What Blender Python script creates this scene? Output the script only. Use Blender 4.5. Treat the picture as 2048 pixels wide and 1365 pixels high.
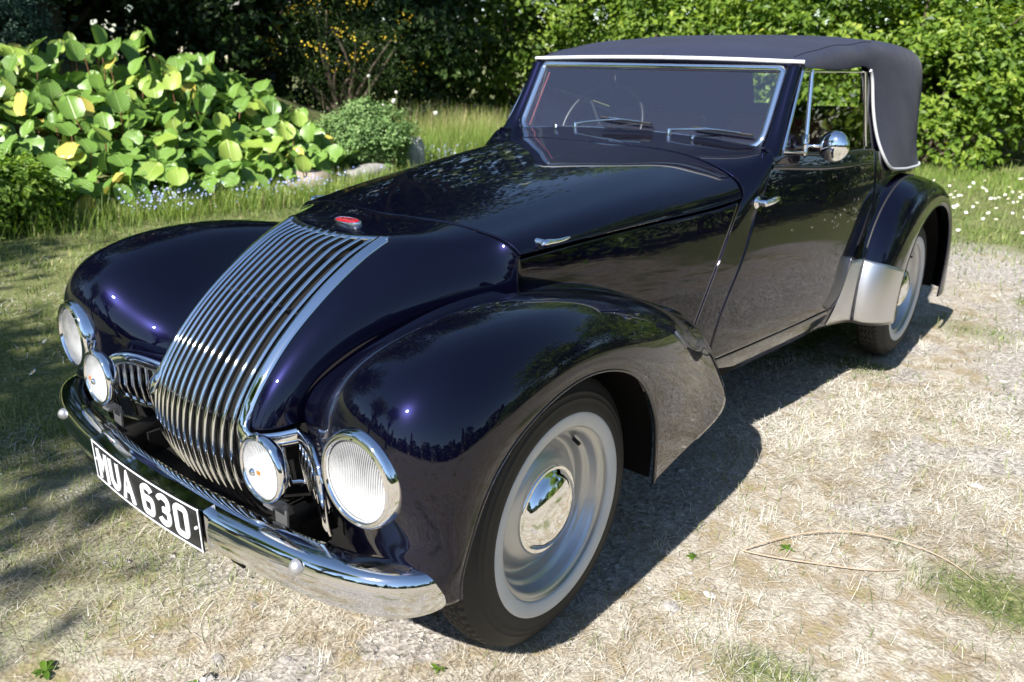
import bpy, math, random
import numpy as np
from mathutils import Vector, Matrix, Euler

# ---------------------------------------------------------------- camera, sky, sun, exposure
for o in list(bpy.data.objects):
    bpy.data.objects.remove(o, do_unlink=True)
scene = bpy.context.scene
COL = scene.collection
random.seed(7)
rng = np.random.default_rng(11)
R = math.radians

cam_d = bpy.data.cameras.new('camera')
cam = bpy.data.objects.new('camera', cam_d)
COL.objects.link(cam)
cam.location = (1.7750, -1.4115, 1.4252)
cam.rotation_euler = (1.2311, -0.0133, 0.7021)
cam_d.sensor_width = 36.0
cam_d.lens = 28.227
cam_d.clip_start = 0.05
cam_d.clip_end = 2000
cam_d.dof.use_dof = True
cam_d.dof.focus_distance = 1.95
cam_d.dof.aperture_fstop = 5.0
scene.camera = cam

SUN = Vector((0.045, -0.745, 0.665)).normalized()          # towards the sun
world = bpy.data.worlds.new('World')
scene.world = world
world.use_nodes = True
wn = world.node_tree
for n in list(wn.nodes):
    wn.nodes.remove(n)
w_out = wn.nodes.new('ShaderNodeOutputWorld')
w_bg = wn.nodes.new('ShaderNodeBackground')
w_sky = wn.nodes.new('ShaderNodeTexSky')
w_sky.sky_type = 'NISHITA'
w_sky.sun_disc = False
w_sky.sun_elevation = math.asin(SUN.z)
w_sky.sun_rotation = math.atan2(SUN.x, SUN.y)
w_sky.air_density = 1.0
w_sky.dust_density = 0.15
w_sky.ozone_density = 2.2
w_bg.inputs['Strength'].default_value = 0.078
wn.links.new(w_sky.outputs[0], w_bg.inputs[0])
wn.links.new(w_bg.outputs[0], w_out.inputs[0])

sun_d = bpy.data.lights.new('sun', 'SUN')
sun_d.energy = 5.0
sun_d.angle = R(0.53)
sun_d.color = (1.0, 0.965, 0.91)
sun = bpy.data.objects.new('sun', sun_d)
COL.objects.link(sun)
sun.rotation_euler = (-SUN).to_track_quat('-Z', 'Y').to_euler()

vs = scene.view_settings
vs.view_transform = 'Standard'
vs.look = 'None'
vs.exposure = 1.17
vs.gamma = 1.0
vs.use_curve_mapping = False
cy = scene.cycles
cy.max_bounces = 7; cy.diffuse_bounces = 2; cy.glossy_bounces = 5; cy.transmission_bounces = 4; cy.transparent_max_bounces = 8

# ---------------------------------------------------------------- helpers
def spline(t, P, tt):
    """natural cubic spline through P at t, evaluated at tt (P any trailing shape)"""
    t = np.asarray(t, float); P = np.asarray(P, float); tt = np.asarray(tt, float)
    n = len(t)
    if n == 2:
        w = ((tt - t[0]) / (t[1] - t[0])).reshape((-1,) + (1,) * (P.ndim - 1))
        return P[0] * (1 - w) + P[1] * w
    h = np.diff(t)
    A = np.zeros((n, n)); B = np.zeros_like(P)
    A[0, 0] = A[-1, -1] = 1
    A[0, 1] = -0.5; A[-1, -2] = -0.5          # soft end: curvature half of its neighbour
    for i in range(1, n - 1):
        A[i, i - 1] = h[i - 1]; A[i, i] = 2 * (h[i - 1] + h[i]); A[i, i + 1] = h[i]
        B[i] = 6 * ((P[i + 1] - P[i]) / h[i] - (P[i] - P[i - 1]) / h[i - 1])
    M = np.linalg.solve(A, B.reshape(n, -1)).reshape(P.shape)
    k = np.clip(np.searchsorted(t, tt) - 1, 0, n - 2)
    sh = (-1,) + (1,) * (P.ndim - 1)
    a = ((t[k + 1] - tt) / h[k]).reshape(sh); b = ((tt - t[k]) / h[k]).reshape(sh); hh = h[k].reshape(sh)
    return a * P[k] + b * P[k + 1] + ((a ** 3 - a) * M[k] + (b ** 3 - b) * M[k + 1]) * hh ** 2 / 6

def chord(G):
    """mean chord parameter along axis 0 of G (M,N,3) or (M,3)"""
    d = np.linalg.norm(np.diff(G, axis=0), axis=-1)
    d = np.sqrt(d)
    if d.ndim > 1:
        d = d.mean(axis=1)
    t = np.concatenate([[0], np.cumsum(d)])
    return t / t[-1]

def curve(P, n):
    P = np.asarray(P, float)
    return spline(chord(P), P, np.linspace(0, 1, n))

def loft(G, nu, nv):
    G = np.asarray(G, float)
    A = spline(chord(G), G, np.linspace(0, 1, nu))                       # nu,N,3
    At = np.swapaxes(A, 0, 1)
    tv = chord(np.swapaxes(G, 0, 1))
    B = spline(tv, At, np.linspace(0, 1, nv))
    return np.swapaxes(B, 0, 1)

def normals(P):
    du = np.gradient(P, axis=0); dv = np.gradient(P, axis=1)
    n = np.cross(du, dv)
    return n / (np.linalg.norm(n, axis=-1, keepdims=True) + 1e-12)

def flange(P, edges, gap=0.0022, depth=0.014, sign=1.0):
    """pull the chosen edges (u0 u1 v0 v1) in by gap and roll them inwards, giving a real shut line"""
    N = normals(P) * sign
    Q = P.copy()
    def pull(Q, N, axis, end):
        Q = np.moveaxis(Q, axis, 0); N = np.moveaxis(N, axis, 0)
        if end:
            Q = Q[::-1]; N = N[::-1]
        d = Q[0] - Q[1]
        d = d / (np.linalg.norm(d, axis=-1, keepdims=True) + 1e-12)
        e = Q[0] - d * gap
        r0 = e - d * 0.0035
        r1 = e - N[0] * 0.0012 - d * 0.0008
        r2 = e - N[0] * 0.004
        r3 = e - N[0] * depth
        keep = Q[1:]
        # drop first inner row if it lies closer than the roll
        new = np.concatenate([r3[None], r2[None], r1[None], r0[None], keep], 0)
        nn = np.concatenate([N[:1]] * 4 + [N[1:]], 0)
        if end:
            new = new[::-1]; nn = nn[::-1]
        return np.moveaxis(new, 0, axis), np.moveaxis(nn, 0, axis)
    for e in edges:
        ax = 0 if e[0] == 'u' else 1
        Q, N = pull(Q, N, ax, e[1] == '1')
    return Q

def mesh_np(name, V, F, mat=None, parent=None, smooth=True):
    """F: (n,k) int array or list of such arrays"""
    Fs = F if isinstance(F, list) else [F]
    Fs = [np.asarray(f, np.int32) for f in Fs if len(f)]
    V = np.asarray(V, np.float32)
    me = bpy.data.meshes.new(name)
    me.vertices.add(len(V)); me.vertices.foreach_set('co', V.ravel())
    nl = sum(f.size for f in Fs); npoly = sum(len(f) for f in Fs)
    me.loops.add(nl); me.polygons.add(npoly)
    me.loops.foreach_set('vertex_index', np.concatenate([f.ravel() for f in Fs]))
    tot = np.concatenate([np.full(len(f), f.shape[1], np.int32) for f in Fs])
    st = np.concatenate([[0], np.cumsum(tot)[:-1]]).astype(np.int32)
    me.polygons.foreach_set('loop_start', st)
    me.polygons.foreach_set('use_smooth', np.full(npoly, smooth, bool))
    me.update(calc_edges=True)
    if mat is not None:
        me.materials.append(mat)
    return link(name, me, parent)

def link(name, me, parent=None):
    o = bpy.data.objects.new(name, me)
    COL.objects.link(o)
    if parent is not None:
        o.parent = parent
        if parent.get('_root'):
            o.location = -Vector(parent['_root'])
    return o

def grid_faces(nu, nv, wrap_u=False, wrap_v=False):
    iu = np.arange(nu if wrap_u else nu - 1); iv = np.arange(nv if wrap_v else nv - 1)
    a, b = np.meshgrid(iu, iv, indexing='ij')
    a2 = (a + 1) % nu; b2 = (b + 1) % nv
    return np.stack([a * nv + b, a2 * nv + b, a2 * nv + b2, a * nv + b2], -1).reshape(-1, 4)

def grid(name, P, mat, parent, flip=False, keep=None, mirror=False, solid=0.0, wrap_u=False, wrap_v=False, smooth=True):
    nu, nv = P.shape[:2]
    F = grid_faces(nu, nv, wrap_u, wrap_v)
    V = P.reshape(-1, 3).copy()
    if keep is not None:
        F = F[keep.reshape(-1)]
    if mirror:
        V[:, 0] *= -1; flip = not flip
    if flip:
        F = F[:, ::-1]
    o = mesh_np(name, V, F, mat, parent, smooth)
    if solid:
        m = o.modifiers.new('shell', 'SOLIDIFY'); m.thickness = solid; m.offset = -1.0
    return o

def sweep_pts(path, prof, up=None, closed=False, scale=None):
    """sweep 2-D profile (a along side, b along up-normal) on path; returns (n,m,3)"""
    path = np.asarray(path, float); prof = np.asarray(prof, float)
    T = np.gradient(path, axis=0)
    if closed:
        T = np.roll(path, -1, 0) - np.roll(path, 1, 0)
    T /= np.linalg.norm(T, axis=1, keepdims=True) + 1e-12
    if up is None:
        up = np.array([0, 0, 1.])
    U = np.broadcast_to(np.asarray(up, float), path.shape)
    S = np.cross(T, U); S /= np.linalg.norm(S, axis=1, keepdims=True) + 1e-9
    B = np.cross(S, T)
    sc = np.ones(len(path)) if scale is None else np.asarray(scale)
    return path[:, None, :] + sc[:, None, None] * (prof[None, :, 0, None] * S[:, None, :] + prof[None, :, 1, None] * B[:, None, :])

def circ_prof(r, n=10, ry=None):
    a = np.linspace(0, 2 * np.pi, n, endpoint=False)
    return np.stack([r * np.cos(a), (ry or r) * np.sin(a)], 1)

class Bag:
    """collects several shells into one mesh"""
    def __init__(s): s.V = []; s.F = {}; s.n = 0
    def add(s, V, F):
        V = np.asarray(V, float).reshape(-1, 3); F = np.asarray(F)
        s.V.append(V); s.F.setdefault(F.shape[1], []).append(F + s.n); s.n += len(V)
    def grid(s, P, wrap_u=False, wrap_v=False, flip=False):
        F = grid_faces(P.shape[0], P.shape[1], wrap_u, wrap_v)
        s.add(P, F[:, ::-1] if flip else F)
    def tube(s, path, r, n=10, ry=None, closed=False, up=None, scale=None, caps=True, prof=None):
        pr = circ_prof(r, n, ry) if prof is None else np.asarray(prof)
        P = sweep_pts(path, pr, up, closed, scale)
        F = grid_faces(P.shape[0], P.shape[1], closed, True)
        s.add(P, F[:, ::-1])
        if caps and not closed:
            m = P.shape[1]
            for row, rev in ((P[0], False), (P[-1], True)):
                c = row.mean(0)
                V = np.concatenate([row, c[None]])
                i = np.arange(m)
                tri = np.stack([i, (i + 1) % m, np.full(m, m)], 1)
                s.add(V, tri[:, ::-1] if rev else tri)
    def box(s, c, d, rot=None):
        x, y, z = np.array(d, float) / 2
        V = np.array([[-x, -y, -z], [x, -y, -z], [x, y, -z], [-x, y, -z], [-x, -y, z], [x, -y, z], [x, y, z], [-x, y, z]])
        if rot is not None:
            V = V @ np.array(rot.to_3x3() if hasattr(rot, 'to_3x3') else rot).T
        F = np.array([[0, 3, 2, 1], [4, 5, 6, 7], [0, 1, 5, 4], [1, 2, 6, 5], [2, 3, 7, 6], [3, 0, 4, 7]])
        s.add(V + np.array(c, float), F)
    def lathe(s, prof, n, origin, axis='x', flip=False):
        """prof: list of (r, h) revolved about the axis through origin"""
        prof = np.asarray(prof, float)
        a = np.linspace(0, 2 * np.pi, n, endpoint=False)
        r = prof[None, :, 0]; h = np.broadcast_to(prof[None, :, 1], (n, len(prof)))
        ca = np.cos(a)[:, None]; sa = np.sin(a)[:, None]
        if axis == 'x':
            P = np.stack([h, r * ca, r * sa], -1)
        elif axis == 'y':
            P = np.stack([r * ca, h, r * sa], -1)
        else:
            P = np.stack([r * ca, r * sa, h], -1)
        P = P + np.asarray(origin, float)
        s.grid(P, wrap_u=True, flip=flip)
    def build(s, name, mat, parent=None, mirror=False, smooth=True, bevel=0.0):
        V = np.concatenate(s.V)
        Fs = [np.concatenate(f) for f in s.F.values()]
        if mirror:
            V = V * np.array([-1, 1, 1]); Fs = [f[:, ::-1] for f in Fs]
        o = mesh_np(name, V, Fs, mat, parent, smooth)
        if bevel:
            b = o.modifiers.new('edge', 'BEVEL'); b.width = bevel; b.segments = 2; b.limit_method = 'ANGLE'
        return o

def tag(o, label=None, cat=None, group=None, kind=None):
    if label: o['label'] = label
    if cat: o['category'] = cat
    if group: o['group'] = group
    if kind: o['kind'] = kind
    return o

def thing(name, loc, label, cat, group=None, rz=0.0):
    o = bpy.data.objects.new(name, None)
    COL.objects.link(o)
    o.location = loc; o.rotation_euler = (0, 0, rz)
    o.empty_display_size = 0.1
    return tag(o, label, cat, group)

# ---------------------------------------------------------------- materials
def new_mat(name):
    m = bpy.data.materials.new(name); m.use_nodes = True
    nt = m.node_tree
    return m, nt, nt.nodes['Principled BSDF']

def simple(name, col, rough=0.5, metal=0.0, coat=0.0, coat_rough=0.03, spec=0.5, bump=None, var=0.0, var_scale=8.0):
    m, nt, b = new_mat(name)
    b.inputs['Base Color'].default_value = (*col, 1)
    b.inputs['Roughness'].default_value = rough
    b.inputs['Metallic'].default_value = metal
    b.inputs['Coat Weight'].default_value = coat
    b.inputs['Coat Roughness'].default_value = coat_rough
    b.inputs['Specular IOR Level'].default_value = spec
    tc = nt.nodes.new('ShaderNodeTexCoord')
    if var:
        n = nt.nodes.new('ShaderNodeTexNoise'); n.inputs['Scale'].default_value = var_scale; n.inputs['Detail'].default_value = 6
        nt.links.new(tc.outputs['Object'], n.inputs['Vector'])
        mx = nt.nodes.new('ShaderNodeMix'); mx.data_type = 'RGBA'
        mx.inputs['A'].default_value = (*[c * (1 - var) for c in col], 1)
        mx.inputs['B'].default_value = (*[min(1, c * (1 + var)) for c in col], 1)
        nt.links.new(n.outputs['Fac'], mx.inputs['Factor'])
        nt.links.new(mx.outputs['Result'], b.inputs['Base Color'])
    if bump:
        sc, st = bump
        n = nt.nodes.new('ShaderNodeTexNoise'); n.inputs['Scale'].default_value = sc; n.inputs['Detail'].default_value = 4
        nt.links.new(tc.outputs['Object'], n.inputs['Vector'])
        bp = nt.nodes.new('ShaderNodeBump'); bp.inputs['Strength'].default_value = st; bp.inputs['Distance'].default_value = 0.002
        nt.links.new(n.outputs['Fac'], bp.inputs['Height'])
        nt.links.new(bp.outputs[0], b.inputs['Normal'])
    return m

def make_paint():
    m, nt, b = new_mat('navy_paint')
    L = nt.links
    b.inputs['Base Color'].default_value = (0.0026, 0.0026, 0.0105, 1)
    b.inputs['Metallic'].default_value = 0.6
    b.inputs['Specular IOR Level'].default_value = 0.0
    b.inputs['Roughness'].default_value = 0.30
    b.inputs['Coat Weight'].default_value = 1.0
    b.inputs['Coat IOR'].default_value = 1.52
    b.inputs['Coat Roughness'].default_value = 0.012
    b.inputs['Coat Tint'].default_value = (0.86, 0.88, 1.0, 1)
    tc = nt.nodes.new('ShaderNodeTexCoord')
    # faint polishing dust, only in the roughness of the lacquer
    n = nt.nodes.new('ShaderNodeTexNoise'); n.inputs['Scale'].default_value = 90; n.inputs['Detail'].default_value = 5
    L.new(tc.outputs['Object'], n.inputs['Vector'])
    mr = nt.nodes.new('ShaderNodeMapRange')
    mr.inputs['From Min'].default_value = 0.35; mr.inputs['From Max'].default_value = 0.8
    mr.inputs['To Min'].default_value = 0.002; mr.inputs['To Max'].default_value = 0.016
    L.new(n.outputs['Fac'], mr.inputs['Value']); L.new(mr.outputs[0], b.inputs['Coat Roughness'])
    # hand-beaten panels: very slight long-wave waviness
    n2 = nt.nodes.new('ShaderNodeTexNoise'); n2.inputs['Scale'].default_value = 3.2; n2.inputs['Detail'].default_value = 1
    L.new(tc.outputs['Object'], n2.inputs['Vector'])
    bp = nt.nodes.new('ShaderNodeBump'); bp.inputs['Strength'].default_value = 0.08; bp.inputs['Distance'].default_value = 0.02
    L.new(n2.outputs['Fac'], bp.inputs['Height'])
    L.new(bp.outputs[0], b.inputs['Coat Normal'])
    return m

def make_cloth():
    m, nt, b = new_mat('navy_hood_cloth')
    L = nt.links
    tc = nt.nodes.new('ShaderNodeTexCoord')
    b.inputs['Roughness'].default_value = 0.85
    b.inputs['Sheen Weight'].default_value = 0.06
    b.inputs['Sheen Roughness'].default_value = 0.5
    n = nt.nodes.new('ShaderNodeTexNoise'); n.inputs['Scale'].default_value = 5; n.inputs['Detail'].default_value = 8
    L.new(tc.outputs['Object'], n.inputs['Vector'])
    cr = nt.nodes.new('ShaderNodeValToRGB')
    cr.color_ramp.elements[0].position = 0.3; cr.color_ramp.elements[0].color = (0.0032, 0.0066, 0.0255, 1)
    cr.color_ramp.elements[1].position = 0.75; cr.color_ramp.elements[1].color = (0.0064, 0.0122, 0.042, 1)
    L.new(n.outputs['Fac'], cr.inputs[0]); L.new(cr.outputs[0], b.inputs['Base Color'])
    n2 = nt.nodes.new('ShaderNodeTexNoise'); n2.inputs['Scale'].default_value = 700; n2.inputs['Detail'].default_value = 2
    L.new(tc.outputs['Object'], n2.inputs['Vector'])
    n3 = nt.nodes.new('ShaderNodeTexNoise'); n3.inputs['Scale'].default_value = 6; n3.inputs['Detail'].default_value = 3
    L.new(tc.outputs['Object'], n3.inputs['Vector'])
    ad = nt.nodes.new('ShaderNodeMath'); ad.operation = 'MULTIPLY_ADD'; ad.inputs[1].default_value = 0.06
    L.new(n2.outputs['Fac'], ad.inputs[0]); L.new(n3.outputs['Fac'], ad.inputs[2])
    bp = nt.nodes.new('ShaderNodeBump'); bp.inputs['Strength'].default_value = 0.5; bp.inputs['Distance'].default_value = 0.012
    L.new(ad.outputs[0], bp.inputs['Height']); L.new(bp.outputs[0], b.inputs['Normal'])
    return m

def make_glass(name, tint=(0.93, 0.96, 0.95), extra=0.0, sky_veil=0.0):
    """clear window pane: see-through with a Fresnel mirror on it"""
    m, nt, b = new_mat(name)
    nt.nodes.remove(b)
    out = nt.nodes['Material Output']; L = nt.links
    tr = nt.nodes.new('ShaderNodeBsdfTransparent'); tr.inputs[0].default_value = (*tint, 1)
    gl = nt.nodes.new('ShaderNodeBsdfGlossy'); gl.inputs['Roughness'].default_value = 0.0
    gl.inputs['Color'].default_value = (1, 1, 1, 1)
    fr = nt.nodes.new('ShaderNodeFresnel'); fr.inputs['IOR'].default_value = 1.45
    ma = nt.nodes.new('ShaderNodeMath'); ma.operation = 'MULTIPLY_ADD'; ma.use_clamp = True
    ma.inputs[1].default_value = 1.0; ma.inputs[2].default_value = extra
    L.new(fr.outputs[0], ma.inputs[0])
    mx = nt.nodes.new('ShaderNodeMixShader')
    L.new(ma.outputs[0], mx.inputs[0]); L.new(tr.outputs[0], mx.inputs[1]); L.new(gl.outputs[0], mx.inputs[2])
    if sky_veil:
        df = nt.nodes.new('ShaderNodeBsdfDiffuse'); df.inputs[0].default_value = (.36, .43, .72, 1)  # bluish diffuse veil painted on the pane for hazy sky reflection
        m3 = nt.nodes.new('ShaderNodeMixShader'); m3.inputs[0].default_value = sky_veil
        L.new(mx.outputs[0], m3.inputs[1]); L.new(df.outputs[0], m3.inputs[2]); mx = m3
    L.new(mx.outputs[0], out.inputs[0])
    return m

def make_lens(name, scale, amber=False):
    """fluted lamp glass: half clear, half scattering, glossy face with moulded ribs"""
    m, nt, b = new_mat(name)
    nt.nodes.remove(b)
    out = nt.nodes['Material Output']; L = nt.links
    tc = nt.nodes.new('ShaderNodeTexCoord')
    wv = nt.nodes.new('ShaderNodeTexWave'); wv.wave_type = 'BANDS'; wv.bands_direction = 'X'
    wv.inputs['Scale'].default_value = scale; wv.inputs['Distortion'].default_value = 0.0
    wv.inputs['Detail'].default_value = 1.0
    L.new(tc.outputs['Object'], wv.inputs['Vector'])
    bp = nt.nodes.new('ShaderNodeBump'); bp.inputs['Strength'].default_value = 0.35; bp.inputs['Distance'].default_value = 0.002
    L.new(wv.outputs['Fac'], bp.inputs['Height'])
    tr = nt.nodes.new('ShaderNodeBsdfTransparent'); tr.inputs[0].default_value = (0.96, 0.97, 0.97, 1)
    df = nt.nodes.new('ShaderNodeBsdfDiffuse'); df.inputs[0].default_value = (0.93, 0.94, 0.95, 1)
    tl = nt.nodes.new('ShaderNodeBsdfTranslucent'); tl.inputs[0].default_value = (0.85, 0.87, 0.88, 1)
    gl = nt.nodes.new('ShaderNodeBsdfGlossy'); gl.inputs['Roughness'].default_value = 0.05
    L.new(bp.outputs[0], gl.inputs['Normal']); L.new(bp.outputs[0], df.inputs['Normal'])
    m0 = nt.nodes.new('ShaderNodeMixShader'); m0.inputs[0].default_value = 0.25
    L.new(df.outputs[0], m0.inputs[1]); L.new(tl.outputs[0], m0.inputs[2])
    mr = nt.nodes.new('ShaderNodeMapRange'); mr.inputs['To Min'].default_value = 0.0; mr.inputs['To Max'].default_value = 0.30
    L.new(wv.outputs['Fac'], mr.inputs['Value'])
    # paints sunlight off the reflector as a whiter lower half; upper half nearly clear
    sp = nt.nodes.new('ShaderNodeSeparateXYZ'); L.new(tc.outputs['Object'], sp.inputs[0])
    nz_ = nt.nodes.new('ShaderNodeTexNoise'); nz_.inputs['Scale'].default_value = 26; L.new(tc.outputs['Object'], nz_.inputs['Vector'])
    zz_ = nt.nodes.new('ShaderNodeMath'); zz_.operation = 'MULTIPLY_ADD'; zz_.inputs[1].default_value = 0.05; L.new(nz_.outputs['Fac'], zz_.inputs[0]); L.new(sp.outputs['Z'], zz_.inputs[2])
    pr_ = nt.nodes.new('ShaderNodeMapRange'); pr_.inputs['From Min'].default_value = 0.075; pr_.inputs['From Max'].default_value = -0.01
    pr_.inputs['To Min'].default_value = 0.06; pr_.inputs['To Max'].default_value = 0.55; L.new(zz_.outputs[0], pr_.inputs['Value'])
    ad_ = nt.nodes.new('ShaderNodeMath'); ad_.operation = 'ADD'; ad_.use_clamp = True; L.new(pr_.outputs[0], ad_.inputs[0]); L.new(mr.outputs[0], ad_.inputs[1])
    m1 = nt.nodes.new('ShaderNodeMixShader')
    L.new(ad_.outputs[0], m1.inputs[0]); L.new(tr.outputs[0], m1.inputs[1]); L.new(m0.outputs[0], m1.inputs[2])
    fr = nt.nodes.new('ShaderNodeFresnel'); fr.inputs['IOR'].default_value = 1.5
    L.new(bp.outputs[0], fr.inputs['Normal'])
    m2 = nt.nodes.new('ShaderNodeMixShader')
    L.new(fr.outputs[0], m2.inputs[0]); L.new(m1.outputs[0], m2.inputs[1]); L.new(gl.outputs[0], m2.inputs[2])
    L.new(m2.outputs[0], out.inputs[0])
    return m

PAINT = make_paint()
CLOTH = make_cloth()
CHROME = simple('chrome', (0.90, 0.91, 0.93), 0.03, 1.0)
CHROME_WORN = simple('bumper_chrome', (0.74, 0.75, 0.76), 0.05, 1.0)
ALU = simple('stone_guard_aluminium', (0.66, 0.66, 0.68), 0.36, 1.0, bump=(60, 0.05))
SILVER = simple('silver_wheel_paint', (0.50, 0.515, 0.54), 0.36, 0.85, coat=0.15, coat_rough=0.15, var=0.07, var_scale=5)
STEEL = simple('zinc_steel', (0.50, 0.50, 0.52), 0.42, 0.8)
DULL = simple('dull_steel', (0.16, 0.16, 0.165), 0.5, 0.6)
RUBBER = simple('tyre_rubber', (0.019, 0.0178, 0.0165), 0.70, bump=(90, 0.15), var=0.35, var_scale=14)
WHITEWALL = simple('whitewall_rubber', (0.58, 0.585, 0.58), 0.6, var=0.13, var_scale=11)
BLACK = simple('black_enamel', (0.008, 0.008, 0.009), 0.4)
UNDER = simple('underbody_black', (0.006, 0.0055, 0.005), 0.85, spec=.2)
GASKET = simple('rubber_gasket', (0.02, 0.02, 0.022), 0.6)
PIPING = simple('pale_grey_piping', (0.52, 0.53, 0.55), 0.45)
LEATHER = simple('dark_red_leather', (0.10, 0.010, 0.014), 0.42, bump=(40, 0.2))
LINING = simple('hood_lining', (0.016, 0.016, 0.024), 0.9)
PLATE_BLACK = simple('plate_black', (0.012, 0.012, 0.012), 0.5, spec=.25)
PLATE_WHITE = simple('plate_silver_white', (0.66, 0.68, 0.70), 0.38)
RED_ENAMEL = simple('red_enamel', (0.36, 0.012, 0.02), 0.25, coat=0.6)
AMBER = simple('amber_bulb', (0.75, 0.13, 0.02), 0.3)
BRASS = simple('brass_damper', (0.42, 0.24, 0.06), 0.35, 1.0)
GLASS = make_glass('window_glass')
SCREEN = make_glass('windscreen_glass', (0.90, 0.93, 0.94), 0.03, 0.035)
LENS = make_lens('headlamp_glass', 62)
FOGLENS = make_lens('fog_lamp_glass', 62)

# ================================================================ the car (front axle at y=0, nose towards -y, x mirrored)
CAR = thing('vintage_car', (0, 1.42, 0), 'dark navy vintage drophead car with waterfall chrome grille and raised hood', 'car')
CAR['_root'] = (0.0, 1.42, 0.0)
WB = 2.845

def both(fn):
    return [fn(False), fn(True)]

# ---- side surface of the body: x = W(y) - tuck(z)
def Wy(y):
    return spline([-.6, -.1, .17, .6, 1.1, 1.5, 2.0, 2.4, 2.8, 3.2, 3.6, 3.9],
                  [.30, .425, .475, .555, .640, .682, .722, .728, .702, .645, .55, .46], np.atleast_1d(y))
def tuck(z):
    return spline([.28, .33, .38, .45, .6, .75, .85, 1.0, 1.08, 1.16],
                  [.10, .062, .034, .012, .002, 0, .006, .022, .040, .066], np.atleast_1d(z))
def side_x(y, z):
    y = np.asarray(y, float); z = np.asarray(z, float)
    return (Wy(y.ravel()) - tuck(z.ravel())).reshape(y.shape)

# ---- grille edge profile (y,z), shared by nose skin, frame and bars
PROF = np.array([(-.045, .978), (-.10, .957), (-.15, .934), (-.23, .888), (-.31, .833), (-.365, .788), (-.412, .742), (-.455, .692),
                 (-.487, .645), (-.508, .600), (-.519, .55), (-.519, .50), (-.504, .435), (-.466, .362), (-.42, .305), (-.37, .262)])
PT = chord(PROF)
def prof_at(t):
    return spline(PT, PROF, np.atleast_1d(t))
def t_of_z(z):
    tt = np.linspace(0, 1, 2000); P = spline(PT, PROF, tt)
    return tt[np.argmin(abs(P[:, 1] - z))]

# ---- bonnet
bon = []
for y, zc_, zs, wl, zl in [(.168, 1.008, 1.003, .472, .935), (.35, 1.037, 1.032, .505, .946), (.60, 1.071, 1.066, .545, .958),
                      (.85, 1.099, 1.096, .580, .964), (1.03, 1.116, 1.113, .604, .972), (1.168, 1.127, 1.125, .621, .985)]:
    k = (y - .168) / 1.0
    bx = lambda f: f * wl
    # cross-section fractions of the lower-edge width
    dz = zs - zl
    row = [(0, y - .066 * (1 - k) , zc_ - .009 * (1 - k)), (.24 * wl, y - .056 * (1 - k), zc_ - .008 * (1 - k)), (.44 * wl, y - .038 * (1 - k), zs - .003 * (1 - k) - .001),
           (.62 * wl, y - .022 * (1 - k), zs - .010 - .002 * k), (.76 * wl, y - .014 * (1 - k), zs - .22 * dz - .004 * (1 - k)),
           (.875 * wl, y - .009 * (1 - k), zs - .40 * dz), (.955 * wl, y - .006 * (1 - k), zs - .62 * dz), (.992 * wl, y - .002, zs - .85 * dz), (wl, y, zl)]
    bon.append(row)
BON = np.array(bon)
bz = loft(BON, 110, 70)
bfull = np.concatenate([bz[:, ::-1] * np.array([-1, 1, 1]), bz[:, 1:]], 1)
bf = flange(bfull, ['u0', 'u1', 'v0', 'v1'], gap=.0034, sign=-1.0)
bonnet = grid('bonnet', bf, PAINT, CAR, flip=True)

# ---- nose skin: rows from the bonnet cut down to the side grilles
_b0 = bz[0]
NOSE0 = [tuple(np.array([np.interp(x, _b0[:, 0], _b0[:, k]) for k in range(3)])) for x in (0, .11, .205, .285, .350, .410, .450, .472)]
nose = np.array([
    NOSE0,
    [(0, .010, .990), (.11, .018, .990), (.205, .034, .987), (.280, .062, .981), (.350, .092, .966), (.405, .122, .944), (.445, .144, .921), (.474, .168, .897)],
    [(0, -.105, .963), (.11, -.088, .965), (.205, -.060, .972), (.272, -.028, .962), (.337, .022, .943), (.395, .077, .918), (.440, .124, .893), (.475, .168, .868)],
    [(0, -.262, .890), (.11, -.252, .890), (.205, -.228, .889), (.262, -.200, .880), (.318, -.142, .864), (.371, -.050, .847), (.422, .062, .834), (.473, .168, .822)],
    [(0, -.397, .790), (.11, -.387, .789), (.205, -.364, .788), (.252, -.344, .782), (.292, -.295, .773), (.331, -.190, .762), (.384, -.030, .752), (.450, .168, .745)],
    [(0, -.488, .694), (.11, -.478, .693), (.205, -.455, .693), (.244, -.440, .690), (.275, -.402, .687), (.300, -.318, .684), (.350, -.130, .682), (.440, .168, .680)],
    [(0, -.541, .600), (.11, -.531, .600), (.205, -.508, .600), (.240, -.496, .600), (.266, -.463, .600), (.285, -.400, .600), (.325, -.200, .600), (.430, .168, .600)],
])
NU, NV = 90, 90
nz = loft(nose, NU, NV)
full = np.concatenate([nz[:, ::-1] * np.array([-1, 1, 1]), nz[:, 1:]], 1)
nfull = full.copy()
keep = np.ones((NU - 1, full.shape[1] - 1), bool)
cx = (full[:-1, :-1, 0] + full[1:, 1:, 0]) / 2; cz = (full[:-1, :-1, 2] + full[1:, 1:, 2]) / 2
cy = (full[:-1, :-1, 1] + full[1:, 1:, 1]) / 2
topz = .972 - .010 * (1 - (cx / .205) ** 2)
keep[(abs(cx) < .207) & (cy < -.050 - .052 * (1 - (cx / .205) ** 2))] = False
full2 = flange(full, ['u0', 'v0', 'v1'], gap=.0026)
keep2 = np.ones((full2.shape[0] - 1, full2.shape[1] - 1), bool)
keep2[3:, 3:-3] = keep
grid('nose_panel', full2, PAINT, CAR, keep=keep2, flip=False, solid=.003)

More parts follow.
